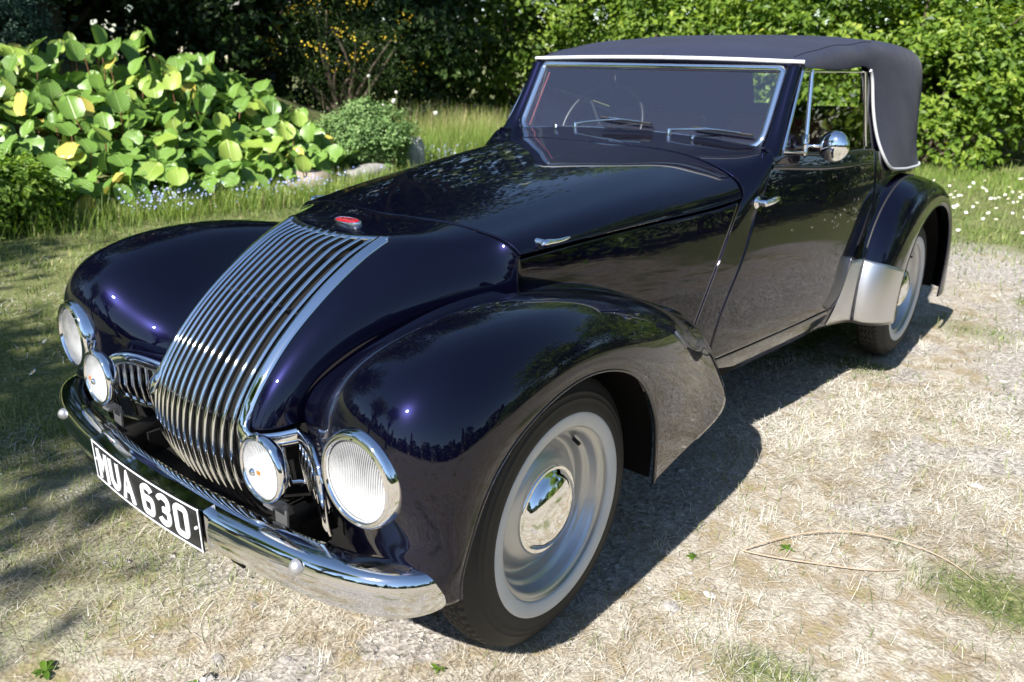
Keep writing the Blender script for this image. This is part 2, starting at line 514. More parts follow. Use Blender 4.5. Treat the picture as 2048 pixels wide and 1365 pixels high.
# ---- bonnet handles (one each side)
def bonnet_handle(mir):
    b = Bag()
    P = curve([(.486, .232, .957), (.490, .246, .963), (.495, .272, .963), (.500, .300, .964), (.505, .330, .969)], 24)
    P[:, 0] += .010
    sc = np.interp(np.linspace(0, 1, 24), [0, .08, .2, .5, .85, 1], [.5, 1.1, 1.2, .85, .6, .25])
    b.tube(P, .0085, 12, scale=sc)
    b.lathe([(0, .010), (.007, .009), (.009, .004), (.010, -.02)], 16, (.487, .246, .962), 'x')
    return b.build('bonnet_handle', CHROME, bonnet, mirror=mir)
both(bonnet_handle)

# ---- side panel below the bonnet
def panel(name, ya, yb, zt, zb, nu, nv, mat, parent, mir, edges=(), gap=.0025, lift=0.0, solid=0.0):
    """region of the body side between the curves ya(z), yb(z), zt(y), zb(y)"""
    u = np.linspace(0, 1, nu)[:, None]; v = np.linspace(0, 1, nv)[None, :]
    y = np.zeros((nu, nv)); z = np.zeros((nu, nv))
    z[:] = 1 - v
    for _ in range(4):
        ym = ya(z) * (1 - u) + yb(z) * u if _ else (ya(np.full((nu, nv), .7)) * (1 - u) + yb(np.full((nu, nv), .7)) * u)
        y = ym
        z = zt(y) * (1 - v) + zb(y) * v
    P = np.stack([side_x(y, z) + lift, y, z], -1)
    if edges:
        P = flange(P, edges, gap=gap, sign=-1.0)
    return grid(name, P, mat, parent, mirror=mir, flip=True, solid=solid)
f_int = lambda xs, ys: (lambda v: np.interp(np.asarray(v), xs, ys))
def f_spl(xs, ys):
    return lambda v: spline(xs, ys, np.clip(np.asarray(v, float), xs[0], xs[-1]).ravel()).reshape(np.shape(v))
seam = f_spl([.33, .45, .60, .75, .90, 1.0, 1.06], [.86, .875, .925, .995, 1.085, 1.145, 1.172])
_cm = f_spl([.43, .50, .60, .80, 1.0, 1.14], [1.022, 1.03, 1.060, 1.170, 1.262, 1.318])
def cut(z):
    z = np.asarray(z, float)
    t = np.clip((.497 - z) / .065, 0, 1)
    return _cm(np.maximum(z, .43)) + .065 * (1 - np.sqrt(np.clip(1 - t ** 2, 0, 1)))
cutd = cut
low_edge = f_spl([.168, .35, .60, .85, 1.03, 1.17], [.935, .946, .958, .964, .972, .985])
for mir in (False, True):
    panel('side_panel', f_int([0, 1], [.168, .168]), seam, lambda y: low_edge(y) - .0015 - .007 * np.clip((.75 - y) / .6, 0, 1), f_int([0, 3], [.42, .34]), 60, 50, PAINT, CAR, mir, ['u0', 'u1', 'v0'])

# ---- scuttle: from the bonnet's rear edge to the screen, down the sides to the sill
S0 = [(0, 1.172, 1.1275), (.149, 1.172, 1.127), (.273, 1.172, 1.1255), (.385, 1.172, 1.1145), (.472, 1.172, 1.096), (.543, 1.172, 1.071), (.593, 1.172, 1.040), (.616, 1.172, 1.006), (.621, 1.150, .975)]
zs_ = [.90, .80, .70, .60, .54, .50, .475, .455, .442, .434, .42, .38, .34]
S0 += [(float(side_x(seam(z), z)), float(seam(z)), z) for z in zs_]
S1 = [(0, 1.29, 1.141), (.15, 1.29, 1.140), (.275, 1.288, 1.137), (.39, 1.284, 1.130), (.485, 1.278, 1.118), (.562, 1.268, 1.102), (.612, 1.250, 1.076), (.634, 1.235, 1.040), (.641, 1.212, 1.00)]
S1 += [(float(side_x((seam(z) + cut(z)) / 2, z)), float((seam(z) + cut(z)) / 2), z) for z in zs_]
S2 = [(0, 1.418, 1.160), (.15, 1.418, 1.159), (.275, 1.416, 1.155), (.39, 1.412, 1.149), (.49, 1.405, 1.140), (.575, 1.385, 1.140), (.630, 1.352, 1.128), (.648, 1.322, 1.095), (.653, 1.288, 1.03)]
S2 += [(float(side_x(cut(z), z)), float(cut(z)), z) for z in zs_]
sg = loft(np.array([S0, S1, S2]), 36, 110)
sfull = np.concatenate([sg[:, ::-1] * np.array([-1, 1, 1]), sg[:, 1:]], 1)
sfull = flange(sfull, ['u0', 'u1'], gap=.0018, sign=-1.0)
scuttle = grid('scuttle', sfull, PAINT, CAR, flip=True)

# ---- doors, sills, rear quarters
belt = f_spl([1.25, 1.45, 1.7, 2.0, 2.3, 2.7, 3.2, 3.7], [1.135, 1.118, 1.095, 1.080, 1.066, 1.005, .955, .88])
doors = []
for mir in (False, True):
    d = panel('door', cutd, f_int([.4, .7, 1.1], [2.20, 2.262, 2.285]), belt, lambda y: np.full(np.shape(y), .432), 90, 80, PAINT, CAR, mir, ['u0', 'u1', 'v1', 'v0'])
    doors.append(d)
    panel('sill', f_int([0, 2], [1.088, 1.088]), f_int([0, 2], [2.35, 2.35]), lambda y: np.full(np.shape(y), .430), f_int([0, 3], [.315, .315]), 40, 12, PAINT, CAR, mir, ['v0'])
    panel('rear_quarter', f_int([.4, .7, 1.1], [2.205, 2.267, 2.29]), f_int([0, 2], [3.85, 3.85]), belt, lambda y: np.full(np.shape(y), .36), 70, 50, PAINT, CAR, mir, ['u0'])
    # swage line along door and quarter: a slim raised moulding
    b = Bag()
    yy = np.linspace(1.36, 2.255, 40); zz = belt(yy) - .052 + .004 * np.sin((yy - 1.3) * 2)
    path = np.stack([side_x(yy, zz) + .001, yy, zz], 1)
    b.tube(path, .006, 8, ry=.010)
    b.build('door_moulding', PAINT, d, mirror=mir)
    # lock handle: round rose, shank and tapering lever pointing backwards
    b = Bag()
    hy, hz = 1.235, .968
    hx = float(side_x(np.array(hy), np.array(hz)))
    b.lathe([(0, .016), (.010, .015), (.019, .010), (.024, .004), (.025, -.004)], 28, (hx, hy, hz), 'x', flip=False)
    b.lathe([(0, .046), (.009, .045), (.0115, .036), (.011, .01)], 16, (hx, hy, hz), 'x')
    P = curve([(hx + .036, hy, hz), (hx + .039, hy + .03, hz + .001), (hx + .039, hy + .07, hz + .003), (hx + .035, hy + .115, hz + .004)], 20)
    b.tube(P, .0095, 12, ry=.0125, scale=np.interp(np.linspace(0, 1, 20), [0, .1, .75, .97, 1], [.8, 1, .95, .7, .4]))
    b.build('door_handle', CHROME, d, mirror=mir)
    u_ = np.linspace(.18, 3.8, 60); v_ = np.linspace(.36, 1.0, 14)
    Y_, Z_ = np.meshgrid(u_, v_, indexing='ij')
    Z_ = .36 + (Z_ - .36) / .64 * (np.interp(Y_, [.18, 1.1, 1.3, 2.3, 3.8], [.925, .968, 1.06, 1.02, .84]) - .36)
    grid('inner_skin', np.stack([side_x(Y_, Z_) - .022, Y_, Z_], -1), UNDER, CAR, mirror=mir, flip=True)
# tail deck behind the hood
deck = []
for y, zt_ in [(3.05, .965), (3.3, .945), (3.55, .86), (3.75, .72), (3.85, .55), (3.86, .38)]:
    hw = float(side_x(np.array(min(y, 3.85)), np.array(min(zt_, .9)))) - .004
    deck.append([(-hw, y, zt_ - .03), (-hw * .7, y + .02, zt_), (0, y + .03, zt_ + .012), (hw * .7, y + .02, zt_), (hw, y, zt_ - .03)])
grid('tail_deck', loft(np.array(deck), 40, 30), PAINT, CAR, flip=True)

# ---- front wings
FW = np.array([
 [(.40,-.40,.375),(.46,-.430,.375),(.54,-.455,.375),(.64,-.475,.375),(.74,-.480,.375),(.805,-.462,.378),(.826,-.428,.385)],
 [(.38,-.40,.455),(.45,-.445,.455),(.54,-.475,.455),(.64,-.500,.455),(.742,-.506,.452),(.814,-.478,.446),(.831,-.430,.440)],
 [(.36,-.40,.50),(.44,-.455,.50),(.535,-.488,.50),(.64,-.503,.50),(.745,-.497,.50),(.822,-.462,.49),(.834,-.420,.482)],
 [(.30,-.405,.635),(.38,-.440,.638),(.50,-.500,.642),(.635,-.526,.646),(.745,-.514,.645),(.826,-.455,.620),(.840,-.378,.588)],
 [(.325,-.305,.735),(.39,-.350,.742),(.515,-.452,.790),(.635,-.486,.800),(.745,-.468,.795),(.832,-.390,.742),(.845,-.308,.676)],
 [(.362,-.165,.792),(.412,-.190,.790),(.530,-.280,.862),(.645,-.310,.886),(.745,-.300,.876),(.830,-.245,.812),(.845,-.190,.737)],
 [(.408,-.005,.838),(.455,-.020,.812),(.545,-.040,.880),(.650,-.050,.902),(.745,-.050,.892),(.822,-.040,.832),(.838,-.030,.757)],
 [(.470,.215,.850),(.505,.210,.822),(.575,.205,.858),(.662,.200,.870),(.745,.195,.855),(.815,.180,.795),(.832,.130,.722)],
 [(.528,.44,.812),(.555,.44,.788),(.605,.435,.803),(.675,.430,.803),(.745,.420,.780),(.807,.370,.712),(.824,.250,.642)],
 [(.575,.64,.735),(.597,.64,.716),(.635,.64,.722),(.690,.625,.712),(.748,.600,.675),(.797,.515,.598),(.817,.330,.525)],
 [(.600,.835,.655),(.626,.832,.643),(.667,.825,.627),(.712,.808,.586),(.760,.755,.500),(.793,.600,.430),(.810,.362,.410)],
 [(.607,.892,.600),(.640,.892,.575),(.690,.890,.530),(.732,.882,.465),(.774,.858,.372),(.788,.630,.328),(.800,.385,.298)],
])
fw = loft(FW, 130, 110)
front_wings = []
for mir in (False, True):
    w = grid('front_wing', fw, PAINT, CAR, mirror=mir, flip=True, solid=.005)
    front_wings.append(w)
    # wired edge round the wheel opening
    b = Bag()
    e = fw[:, -1] + np.array([-.002, 0, 0])
    b.tube(e, .0045, 8)
    b.build('wired_edge', PAINT, w, mirror=mir)
    # inner wheel arch liner
    b = Bag()
    a = np.linspace(R(-8), R(190), 40)
    arc = np.stack([np.full(40, .40), -.43 * np.cos(a) + .0, .355 + .40 * np.sin(a)], 1)
    out = arc + np.array([.36, 0, 0])
    b.grid(np.stack([arc, out], 1))
    b.build('wheel_arch_liner', UNDER, w, mirror=mir)
    # rubber strip between the wing's trailing edge and the body
    b = Bag()
    p = fw[-1, 16:60] + np.array([-.004, .003, 0])
    b.tube(p, .006, 8)
    b.build('edge_rubber', GASKET, w, mirror=mir)

# ---- rear wings
RWc = [  # crest (x~.75), lip per station
 ((2.150,.335),(2.425,.300)), ((2.150,.45),(2.415,.400)), ((2.180,.60),(2.445,.520)), ((2.262,.755),(2.52,.640)), ((2.42,.875),(2.64,.735)),
 ((2.64,.925),(2.80,.782)), ((2.87,.905),(2.96,.770)), ((3.07,.830),(3.10,.705)), ((3.23,.705),(3.195,.590)), ((3.36,.53),(3.235,.45)), ((3.44,.335),(3.225,.31)), ((3.455,.255),(3.215,.25))]
rows = []
for k, ((cy_, cz_), (ly, lz)) in enumerate(RWc):
    c = np.array([cy_, cz_]); l = np.array([ly, lz]); d = c - l
    f = 1 - min(1, k / 5)               # front stations flare wide into the body side
    out = np.array([-1.0, .35]) * .11 * f + np.array([0, .03]) * (1 - f)
    wx = float(Wy(cy_)[0])
    y0 = cy_ - .255 * f; y1 = cy_ - .115 * f
    sx0 = float(side_x(np.array(y0), np.array(min(max(cz_, .36), 1.0)))); sx1 = float(side_x(np.array(y1), np.array(min(max(cz_, .36), 1.0))))
    row = [(min(sx0, .735) - .010 - .03 * (1 - f), y0, cz_ + (.05 * f * (k > 2) + .03 * (1 - f))), (min(sx1 + .006 * f, .738) - .014 * (1 - f), y1, cz_ + (.03 * f * (k > 2) + .012 * (1 - f))), (.748, *(c + np.array([-.004, .004]))),
           (.785, *(l + d * .955)), (.832, *(l + d * .80)), (.860, *(l + d * .52)), (.866, *(l + d * .22)), (.860, *l)]
    rows.append(row)
RW = np.array(rows)
rw = loft(RW, 120, 80)
def wing_band(P, u0, u1, v0, v1, lift, sgn):
    N = normals(P) * sgn
    nu, nv = P.shape[:2]
    S = P[int(u0 * nu):int(u1 * nu), int(v0 * nv):int(v1 * nv)] + lift * N[int(u0 * nu):int(u1 * nu), int(v0 * nv):int(v1 * nv)]
    return S
for mir in (False, True):
    w = grid('rear_wing', rw, PAINT, CAR, mirror=mir, flip=True, solid=.005)
    b = Bag(); b.tube(rw[:, -1] + np.array([-.002, 0, 0]), .0045, 8); b.build('wired_edge', PAINT, w, mirror=mir)
    # dark piping where the wing bolts to the body
    b = Bag(); b.tube(rw[2:60, 26] + normals(rw)[2:60, 26] * .0005, .0042, 8); b.build('wing_piping', GASKET, w, mirror=mir)
    for v0, v1, u1 in ((.345, .88, .178), (.105, .318, .178)):
        S = wing_band(rw, .012, u1, v0, v1, .004, -1.0)
        grid('stone_guard', S, ALU, w, mirror=mir, flip=True, solid=.003)
    b = Bag()
    a = np.linspace(R(-5), R(190), 40)
    arc = np.stack([np.full(40, .52), 2.845 - .46 * np.cos(a), .355 + .43 * np.sin(a)], 1)
    b.grid(np.stack([arc, arc + np.array([.28, 0, 0])], 1)); b.build('wheel_arch_liner', UNDER, w, mirror=mir)

# ---- dark floor, radiator block and chassis seen through the gaps
b = Bag()
b.box((0, 1.9, .36), (1.22, 1.75, .05)); b.box((0, .35, .50), (.72, 1.2, .30)); b.box((0, 3.3, .42), (.95, 1.0, .12))
b.box((0, -.14, .56), (.38, .22, .46)); b.box((.36, -.30, .36), (.07, .40, .10)); b.box((-.36, -.30, .36), (.07, .40, .10))
b.box((0, -.40, .33), (1.0, .30, .03)); b.box((0, -.33, .40), (.86, .06, .14))
b.build('underbody', UNDER, CAR, smooth=False)
for s in (1, -1):
    b = Bag(); b.tube(np.array([(s * .42, .14, .52), (s * .60, .14, .52)]), .032, 14); b.build('damper', BRASS, CAR)
    b = Bag(); b.tube(np.array([(s * .36, .1, .40), (s * .60, .02, .34)]), .022, 10); b.build('track_rod', UNDER, CAR)

# ---- main grille: 14 bars, frame, crossbars, near-black backing sheet
grille = bpy.data.objects.new('grille', None)
def bar_path(x, t0, t1, n=60, lift=0.0):
    tt = np.linspace(t0, t1, n); p = prof_at(tt)
    bul = .030 * (1 - (x / .205) ** 2)
    d = np.gradient(p, axis=0); d /= np.linalg.norm(d, axis=1, keepdims=True)
    nrm = np.stack([d[:, 1], -d[:, 0]], 1)          # forward / up normal in (y,z)
    q = p + nrm * (bul * np.interp(tt, [0, .12, 1], [.15, .9, .8])[:, None] + lift)
    # the bars pinch together a little towards the chin
    xx = x * np.interp(tt, [0, .7, 1], [1.0, 1.0, .90])
    return np.stack([xx, q[:, 0], q[:, 1]], 1), np.stack([np.zeros(n), nrm[:, 0], nrm[:, 1]], 1)
tb = np.linspace(.001, .97, 60)
gb = Bag()
Pb = np.stack([bar_path(x, .0, .97, 60, -.060)[0] for x in np.linspace(-.20, .20, 21)], 0)
gb.grid(Pb)
grille = gb.build('grille', UNDER, CAR)
T_BOT = t_of_z(.60)
bars_x = [-.1705 + .031 * i for i in range(12)]
for i, x in enumerate([-.2015] + bars_x + [.2015]):
    side_bar = i in (0, 13)
    t0 = T_BOT - .005 if side_bar else .020 + .026 * (1 - (x / .205) ** 2)
    P, U = bar_path(x, t0, .97, 70, -.001)
    pr = np.array([(-.0048, -.007), (-.0056, .001), (-.0046, .0045), (-.0022, .0060), (.0022, .0060), (.0046, .0045), (.0056, .001), (.0048, -.007)])
    b = Bag(); b.tube(P, 0, prof=pr, up=U)
    b.build('grille_bar', CHROME, grille)
b = Bag()
for z in (.83, .60, .43):
    t = t_of_z(z)
    pts = np.array([bar_path(x, t, t + 1e-3, 2, -.020)[0][0] for x in np.linspace(-.195, .195, 21)])
    b.tube(pts, .0045, 8)
b.build('grille_crossbar', BLACK, grille)

# frame: flat chrome strip up both sides and across the top, sweeping out into the side grille tops
def frame_half(mir):
    b = Bag()
    tt = np.linspace(.012, T_BOT - .055, 50); p = prof_at(tt)
    side = np.stack([np.full(50, .2005), p[:, 0], p[:, 1]], 1)
    d = np.gradient(p, axis=0); d /= np.linalg.norm(d, axis=1, keepdims=True)
    up = np.stack([np.full(50, .34), d[:, 1], -d[:, 0]], 1); up /= np.linalg.norm(up, axis=1, keepdims=True)
    low = curve([(.2015, -.497, .628), (.207, -.512, .604), (.226, -.514, .581), (.252, -.490, .574), (.276, -.453, .574), (.296, -.424, .578)], 26)
    path = np.concatenate([side, low[1:]])
    upl = np.array([(0, -.94, .34)] * 1 + [(.1, -.98, .2)] * 6 + [(.45, -.87, .15)] * 7 + [(.75, -.64, .1)] * 7 + [(.8, -.58, .1)] * 4)[:25]
    U = np.concatenate([up, upl])
    w = np.interp(np.arange(len(path)), [0, 30, 49, 75], [.0165, .0160, .0165, .0210])
    pr = np.array([(-1, -.45), (-1, .10), (-.85, .24), (-.4, .32), (.4, .32), (.85, .24), (1, .10), (1, -.45)])
    b.tube(path + U * .003, 0, prof=pr, up=U, scale=w)
    return b.build('grille_frame', CHROME, grille, mirror=mir)
both(frame_half)
b = Bag()
xs = np.linspace(-.212, .212, 40)
yy = -.052 - .050 * (1 - (xs / .212) ** 2)
zz = .9755 - .0065 * (1 - (xs / .212) ** 2)
b.tube(np.stack([xs, yy + .004, zz + .002], 1), 0, prof=np.array([(-.010, -.005), (-.010, .003), (-.007, .005), (.007, .005), (.010, .003), (.010, -.005)]), up=np.array([0, -.38, .92]))
b.build('grille_top_strip', CHROME, grille)

# ---- side grilles: concave chrome top band, upright bars, lower band, outer upright
SGP = np.array([(.296, -.422, .580), (.33, -.438, .590), (.37, -.457, .600), (.41, -.475, .606), (.445, -.491, .604), (.475, -.504, .590), (.492, -.510, .562)])
for mir in (False, True):
    top = curve(SGP, 40)
    nrm = np.cross(np.gradient(top, axis=0), np.array([0, 0, 1.])); nrm /= np.linalg.norm(nrm, axis=1, keepdims=True)
    nrm[:, 2] = .12
    b = Bag()
    b.tube(top, 0, prof=np.array([(-1, -.35), (-1, .25), (-.7, .4), (.7, .4), (1, .25), (1, -.35)]), up=nrm, scale=np.full(40, .0165))
    sg_o = b.build('side_grille', CHROME, CAR, mirror=mir)
    xs = np.concatenate([[.222, .248, .272], np.linspace(.305, .478, 8)])
    plan_x = np.array([.205, .24, .27, .297, .33, .37, .41, .45, .49]); plan_y = np.array([-.513, -.492, -.455, -.424, -.437, -.453, -.469, -.484, -.498])
    for x in xs:
        y0 = float(np.interp(x, plan_x, plan_y)); zt = .600 if x > .34 else .585
        zb = .445 + .03 * max(0, (x - .36) / .12)
        b = Bag()
        b.tube(np.array([(x, y0 + .004, zt), (x, y0 + .001, .52), (x + .001, y0 + .012, zb)]), 0, prof=np.array([(-.004, -.009), (-.0046, 0), (-.002, .006), (.002, .006), (.0046, 0), (.004, -.009)]), up=np.array([0.35 if x < .3 else -.2, -1, 0]))
        b.build('grille_bar', CHROME, sg_o, mirror=mir)
    b = Bag()
    pl = np.stack([np.linspace(.212, .485, 30)] * 3, 1); pl[:, 1] = np.interp(pl[:, 0], plan_x, plan_y) + .012; pl[:, 2] = .450 + .028 * np.clip((pl[:, 0] - .36) / .12, 0, 1)
    b.tube(pl, 0, prof=np.array([(-.009, -.003), (-.009, .003), (.009, .003), (.009, -.003)]), up=np.array([0, -1, .2]))
    b.build('lower_band', CHROME, sg_o, mirror=mir)
    b = Bag()
    b.tube(curve([(.492, -.514, .585), (.493, -.510, .52), (.490, -.503, .455), (.484, -.494, .425)], 20), 0, prof=np.array([(-.009, -.005), (-.009, .003), (-.005, .006), (.005, .006), (.009, .003), (.009, -.005)]), up=np.array([.25, -1, 0]))
    b.build('outer_upright', CHROME, sg_o, mirror=mir)
    b = Bag()
    V = np.stack([np.stack([plan_x, plan_y + .035, np.full(9, .60)], 1), np.stack([plan_x, plan_y + .045, np.full(9, .40)], 1)], 0)
    b.grid(V); b.build('backing', UNDER, sg_o, mirror=mir)

# ---- badge
badge = Bag()
a = np.linspace(0, 2 * np.pi, 40, endpoint=False)
def badge_pts(s, h):
    bx_ = .047 * s * np.sign(np.cos(a)) * abs(np.cos(a)) ** .75; by_ = .0185 * s * np.sin(a) * (1 + .0 * a)
    return bx_, by_, h
slope = math.atan2(.982 - .999, .0 - .1)  # local skin slope
cs, sn = math.cos(R(9.5)), math.sin(R(9.5))
def bpos(bx_, by_, h):
    y = -.012 + by_ * cs - h * sn; z = .9885 + by_ * sn + h * cs
    return np.stack([bx_, y, z], -1)
ringm = np.stack([bpos(*badge_pts(s, h)) for s, h in ((1.12, -.004), (1.12, .004), (1.06, .0065), (.98, .006), (.96, .005))], 0)
badge.grid(ringm, wrap_v=True)
bo = badge.build('badge', CHROME, CAR)
b = Bag(); b.grid(np.stack([bpos(*badge_pts(s, h)) for s, h in ((.97, .005), (.6, .0062), (.02, .0066))], 0), wrap_v=True)
b.build('enamel', RED_ENAMEL, bo)
def text_mesh(name, txt, size, M, mat, parent, depth=.0006):
    cu = bpy.data.curves.new(name, 'FONT'); cu.body = txt; cu.size = size; cu.align_x = 'CENTER'; cu.align_y = 'CENTER'; cu.extrude = depth
    o = bpy.data.objects.new(name, cu); COL.objects.link(o)
    dg = bpy.context.evaluated_depsgraph_get()
    me = bpy.data.meshes.new_from_object(o.evaluated_get(dg))
    bpy.data.objects.remove(o, do_unlink=True); bpy.data.curves.remove(cu)
    me.transform(M); me.name = name
    me.materials.clear(); me.materials.append(mat)
    return link(name, me, parent)
text_mesh('badge_lettering', 'ALLARD', .0155, Matrix.Translation(bpos(np.array(0.), np.array(0.), .0072)) @ Matrix.Rotation(R(9.5), 4, 'X'), CHROME, bo)

# ---- headlamps
def lamp(mir):
    c = np.array([.646, -.530, .635]); tilt = R(2)
    b = Bag()
    # bezel: fat chrome ring, stepped towards the glass
    b.lathe([(.085, -.004), (.0865, -.012), (.090, -.014), (.0925, -.009), (.095, -.011), (.099, -.010), (.1035, -.002), (.1055, .012), (.1045, .034), (.102, .050)], 64, (0, 0, 0), 'y')
    o = b.build('headlamp', CHROME, CAR, mirror=mir)
    # bucket and reflector
    b = Bag(); b.lathe([(.0855, .0), (.080, .012), (.066, .034), (.045, .050), (.020, .058), (.001, .060)], 48, (0, 0, 0), 'y', flip=False); b.build('reflector', REFL, o, mirror=mir)
    b = Bag(); b.lathe([(.001, .012), (.012, .012), (.0125, .03), (.012, .058)], 24, (0, 0, 0), 'y'); b.build('bulb_shield', CHROME, o, mirror=mir)
    b = Bag(); b.lathe([(.0005, -.020), (.02, -.0192), (.045, -.016), (.066, -.011), (.080, -.006), (.0862, -.002)], 48, (0, 0, 0), 'y', flip=True); b.build('lens', LENS, o, mirror=mir)
    o.location = Vector(((-c[0] if mir else c[0]), c[1], c[2])) - Vector(CAR['_root'])
    o.rotation_euler = (R(-1.5), 0, R(3) * (1 if not mir else -1))
REFL = simple('lamp_reflector', (0.92, 0.93, 0.94), 0.27, 1.0)
both(lamp)

def fog(mir):
    c = np.array([.388, -.578, .587])
    b = Bag()
    b.lathe([(.066, -.010), (.068, -.014), (.0725, -.0145), (.0765, -.010), (.0785, -.003), (.077, .004), (.070, .014), (.056, .026), (.036, .036), (.016, .040), (.001, .041)], 56, (0, 0, 0), 'y')
    o = b.build('fog_lamp', CHROME, CAR, mirror=mir)
    b = Bag(); b.lathe([(.066, -.006), (.060, .004), (.044, .018), (.022, .028), (.001, .030)], 40, (0, 0, 0), 'y'); b.build('reflector', REFL, o, mirror=mir)
    b = Bag(); b.lathe([(.0005, -.022), (.02, -.0212), (.042, -.018), (.058, -.013), (.067, -.008)], 40, (0, 0, 0), 'y', flip=True); b.build('lens', FOGLENS, o, mirror=mir)
    b = Bag(); b.box((.012, -.0208, .001), (.013, .0025, .010)); b.build('amber_insert', AMBER, o, mirror=mir, bevel=.001)
    b = Bag(); b.lathe([(.0005, -.028), (.006, -.0265), (.009, -.022), (.009, -.016)], 24, (-.010, 0, -.004), 'y'); b.build('bulb_cap', CHROME, o, mirror=mir)
    b = Bag(); b.box((0, -.012, .078), (.014, .010, .014)); b.build('rim_clip', CHROME, o, mirror=mir, bevel=.001)
    b = Bag()
    b.tube(np.array([(0, .022, -.072), (0, .022, -.100)]), .010, 12)
    b.box((0, .020, -.094), (.034, .034, .006)); b.box((.002, .036, -.135), (.044, .005, .085))
    b.build('bracket', DULL, o, mirror=mir, bevel=.001, smooth=False)
    o.location = Vector(((-c[0] if mir else c[0]), c[1], c[2])) - Vector(CAR['_root'])
    o.rotation_euler = (R(-2), 0, 0)
both(fog)

# ---- bumper
bx_ = np.array([0, .13, .26, .40, .556, .66, .735, .779, .800, .808]); by_ = np.array([-.668, -.664, -.654, -.641, -.618, -.590, -.556, -.518, -.482, -.447])
half = curve(np.stack([bx_, by_, np.full(10, .418)], 1), 60)
bump = np.concatenate([half[::-1] * np.array([-1, 1, 1]), half[1:]])
bp = np.array([(-.034, -.056), (-.014, -.0565), (.001, -.048), (.009, -.030), (.0125, -.006), (.0115, .018), (.005, .037), (-.006, .0465), (-.022, .0495), (-.045, .050), (-.062, .046)])
bpd = curve(np.concatenate([bp, np.zeros((11, 1))], 1), 40)[:, :2]
BP = sweep_pts(bump, bpd)
taper = np.interp(np.abs(np.arange(119) - 59), [0, 50, 57, 59], [1, 1, .93, .80])
cen = bump[:, None, :]
BP = cen + (BP - cen) * np.array([1, 1, 1]) * np.where(True, taper[:, None, None], 1)
bumper = grid('front_bumper', BP, CHROME_WORN, CAR, flip=False, solid=.004)
b = Bag(); b.grid(np.stack([BP[-1], BP[-1] * 0 + BP[-1].mean(0)], 0)); b.build('bumper_end', CHROME_WORN, bumper)
b = Bag(); b.grid(np.stack([BP[0], BP[0] * 0 + BP[0].mean(0)], 0), flip=True); b.build('bumper_end', CHROME_WORN, bumper)
for s in (1, -1):
    b = Bag(); b.lathe([(.0005, -.013), (.008, -.0115), (.0135, -.007), (.0165, -.001), (.0168, .006)], 28, (s * .556, -.630, .447 - .004), 'y'); b.build('bumper_bolt', STEEL, bumper)
    b = Bag(); b.box((s * .36, -.55, .40), (.05, .20, .06)); b.build('bumper_iron', UNDER, bumper)

# ---- number plate: bowed black pressed plate, rim, digits
PW, PH = .2625, .0556
def plate_pt(x, h, off=0.0):
    y = -.668 - .011 * (1 - (x / PW) ** 2) - off
    return np.stack([x, y - .04 * h * .3, .4224 + h], -1)
def plate_sheet(x0, x1, h0, h1, off, n=36):
    xs = np.linspace(x0, x1, n); hs = np.linspace(h0, h1, 4)
    X, Hh = np.meshgrid(xs, hs, indexing='ij')
    return plate_pt(X, Hh, off)
plate = grid('number_plate', plate_sheet(-PW, PW, -PH, PH, .004), PLATE_BLACK, CAR, solid=.003)
b = Bag()
for h in (PH - .0025, -PH + .0025):
    xs = np.linspace(-PW, PW, 36); b.tube(plate_pt(xs, np.full(36, h), .005), .0018, 6, ry=.0020)
for x in (PW - .0025, -PW + .0025):
    hs = np.linspace(-PH, PH, 6); b.tube(plate_pt(np.full(6, x), hs, .005), .0018, 6, up=np.array([0, -1, 0]))
b.build('plate_rim', PLATE_WHITE, plate)
b = Bag()
Q0 = plate_sheet(-PW - .004, PW + .012, PH - .004, PH + .0, .0); Q0[..., 2] += .004
Q1 = Q0[:, 0].copy(); Q2 = Q1.copy(); Q2[:, 1] += .028; Q2[:, 2] += .004; Q3 = Q2.copy(); Q3[:, 2] -= .105; Q4 = Q1.copy(); Q4[:, 2] -= .105
b.grid(np.stack([Q1, Q2, Q3], 1), flip=True)
e = np.stack([Q1[-1], Q2[-1], Q3[-1], Q4[-1]]); b.add(e, np.array([[0, 1, 2, 3]]))
b.build('plate_box', CHROME_WORN, plate, smooth=False)
def arc(cx_, cy_, rx, ry, a0, a1, n=14):
    t = np.radians(np.linspace(a0, a1, n)); return np.stack([cx_ + rx * np.cos(t), cy_ + ry * np.sin(t)], 1)
def rrect(w, h, r, n=6):
    return np.concatenate([arc(w - r, h - r, r, r, 0, 90, n), arc(-w + r, h - r, r, r, 90, 180, n), arc(-w + r, -h + r, r, r, 180, 270, n), arc(w - r, -h + r, r, r, 270, 360, n)])
LH = .0425; SW = .0074        # half height, half stroke
gw = .0285
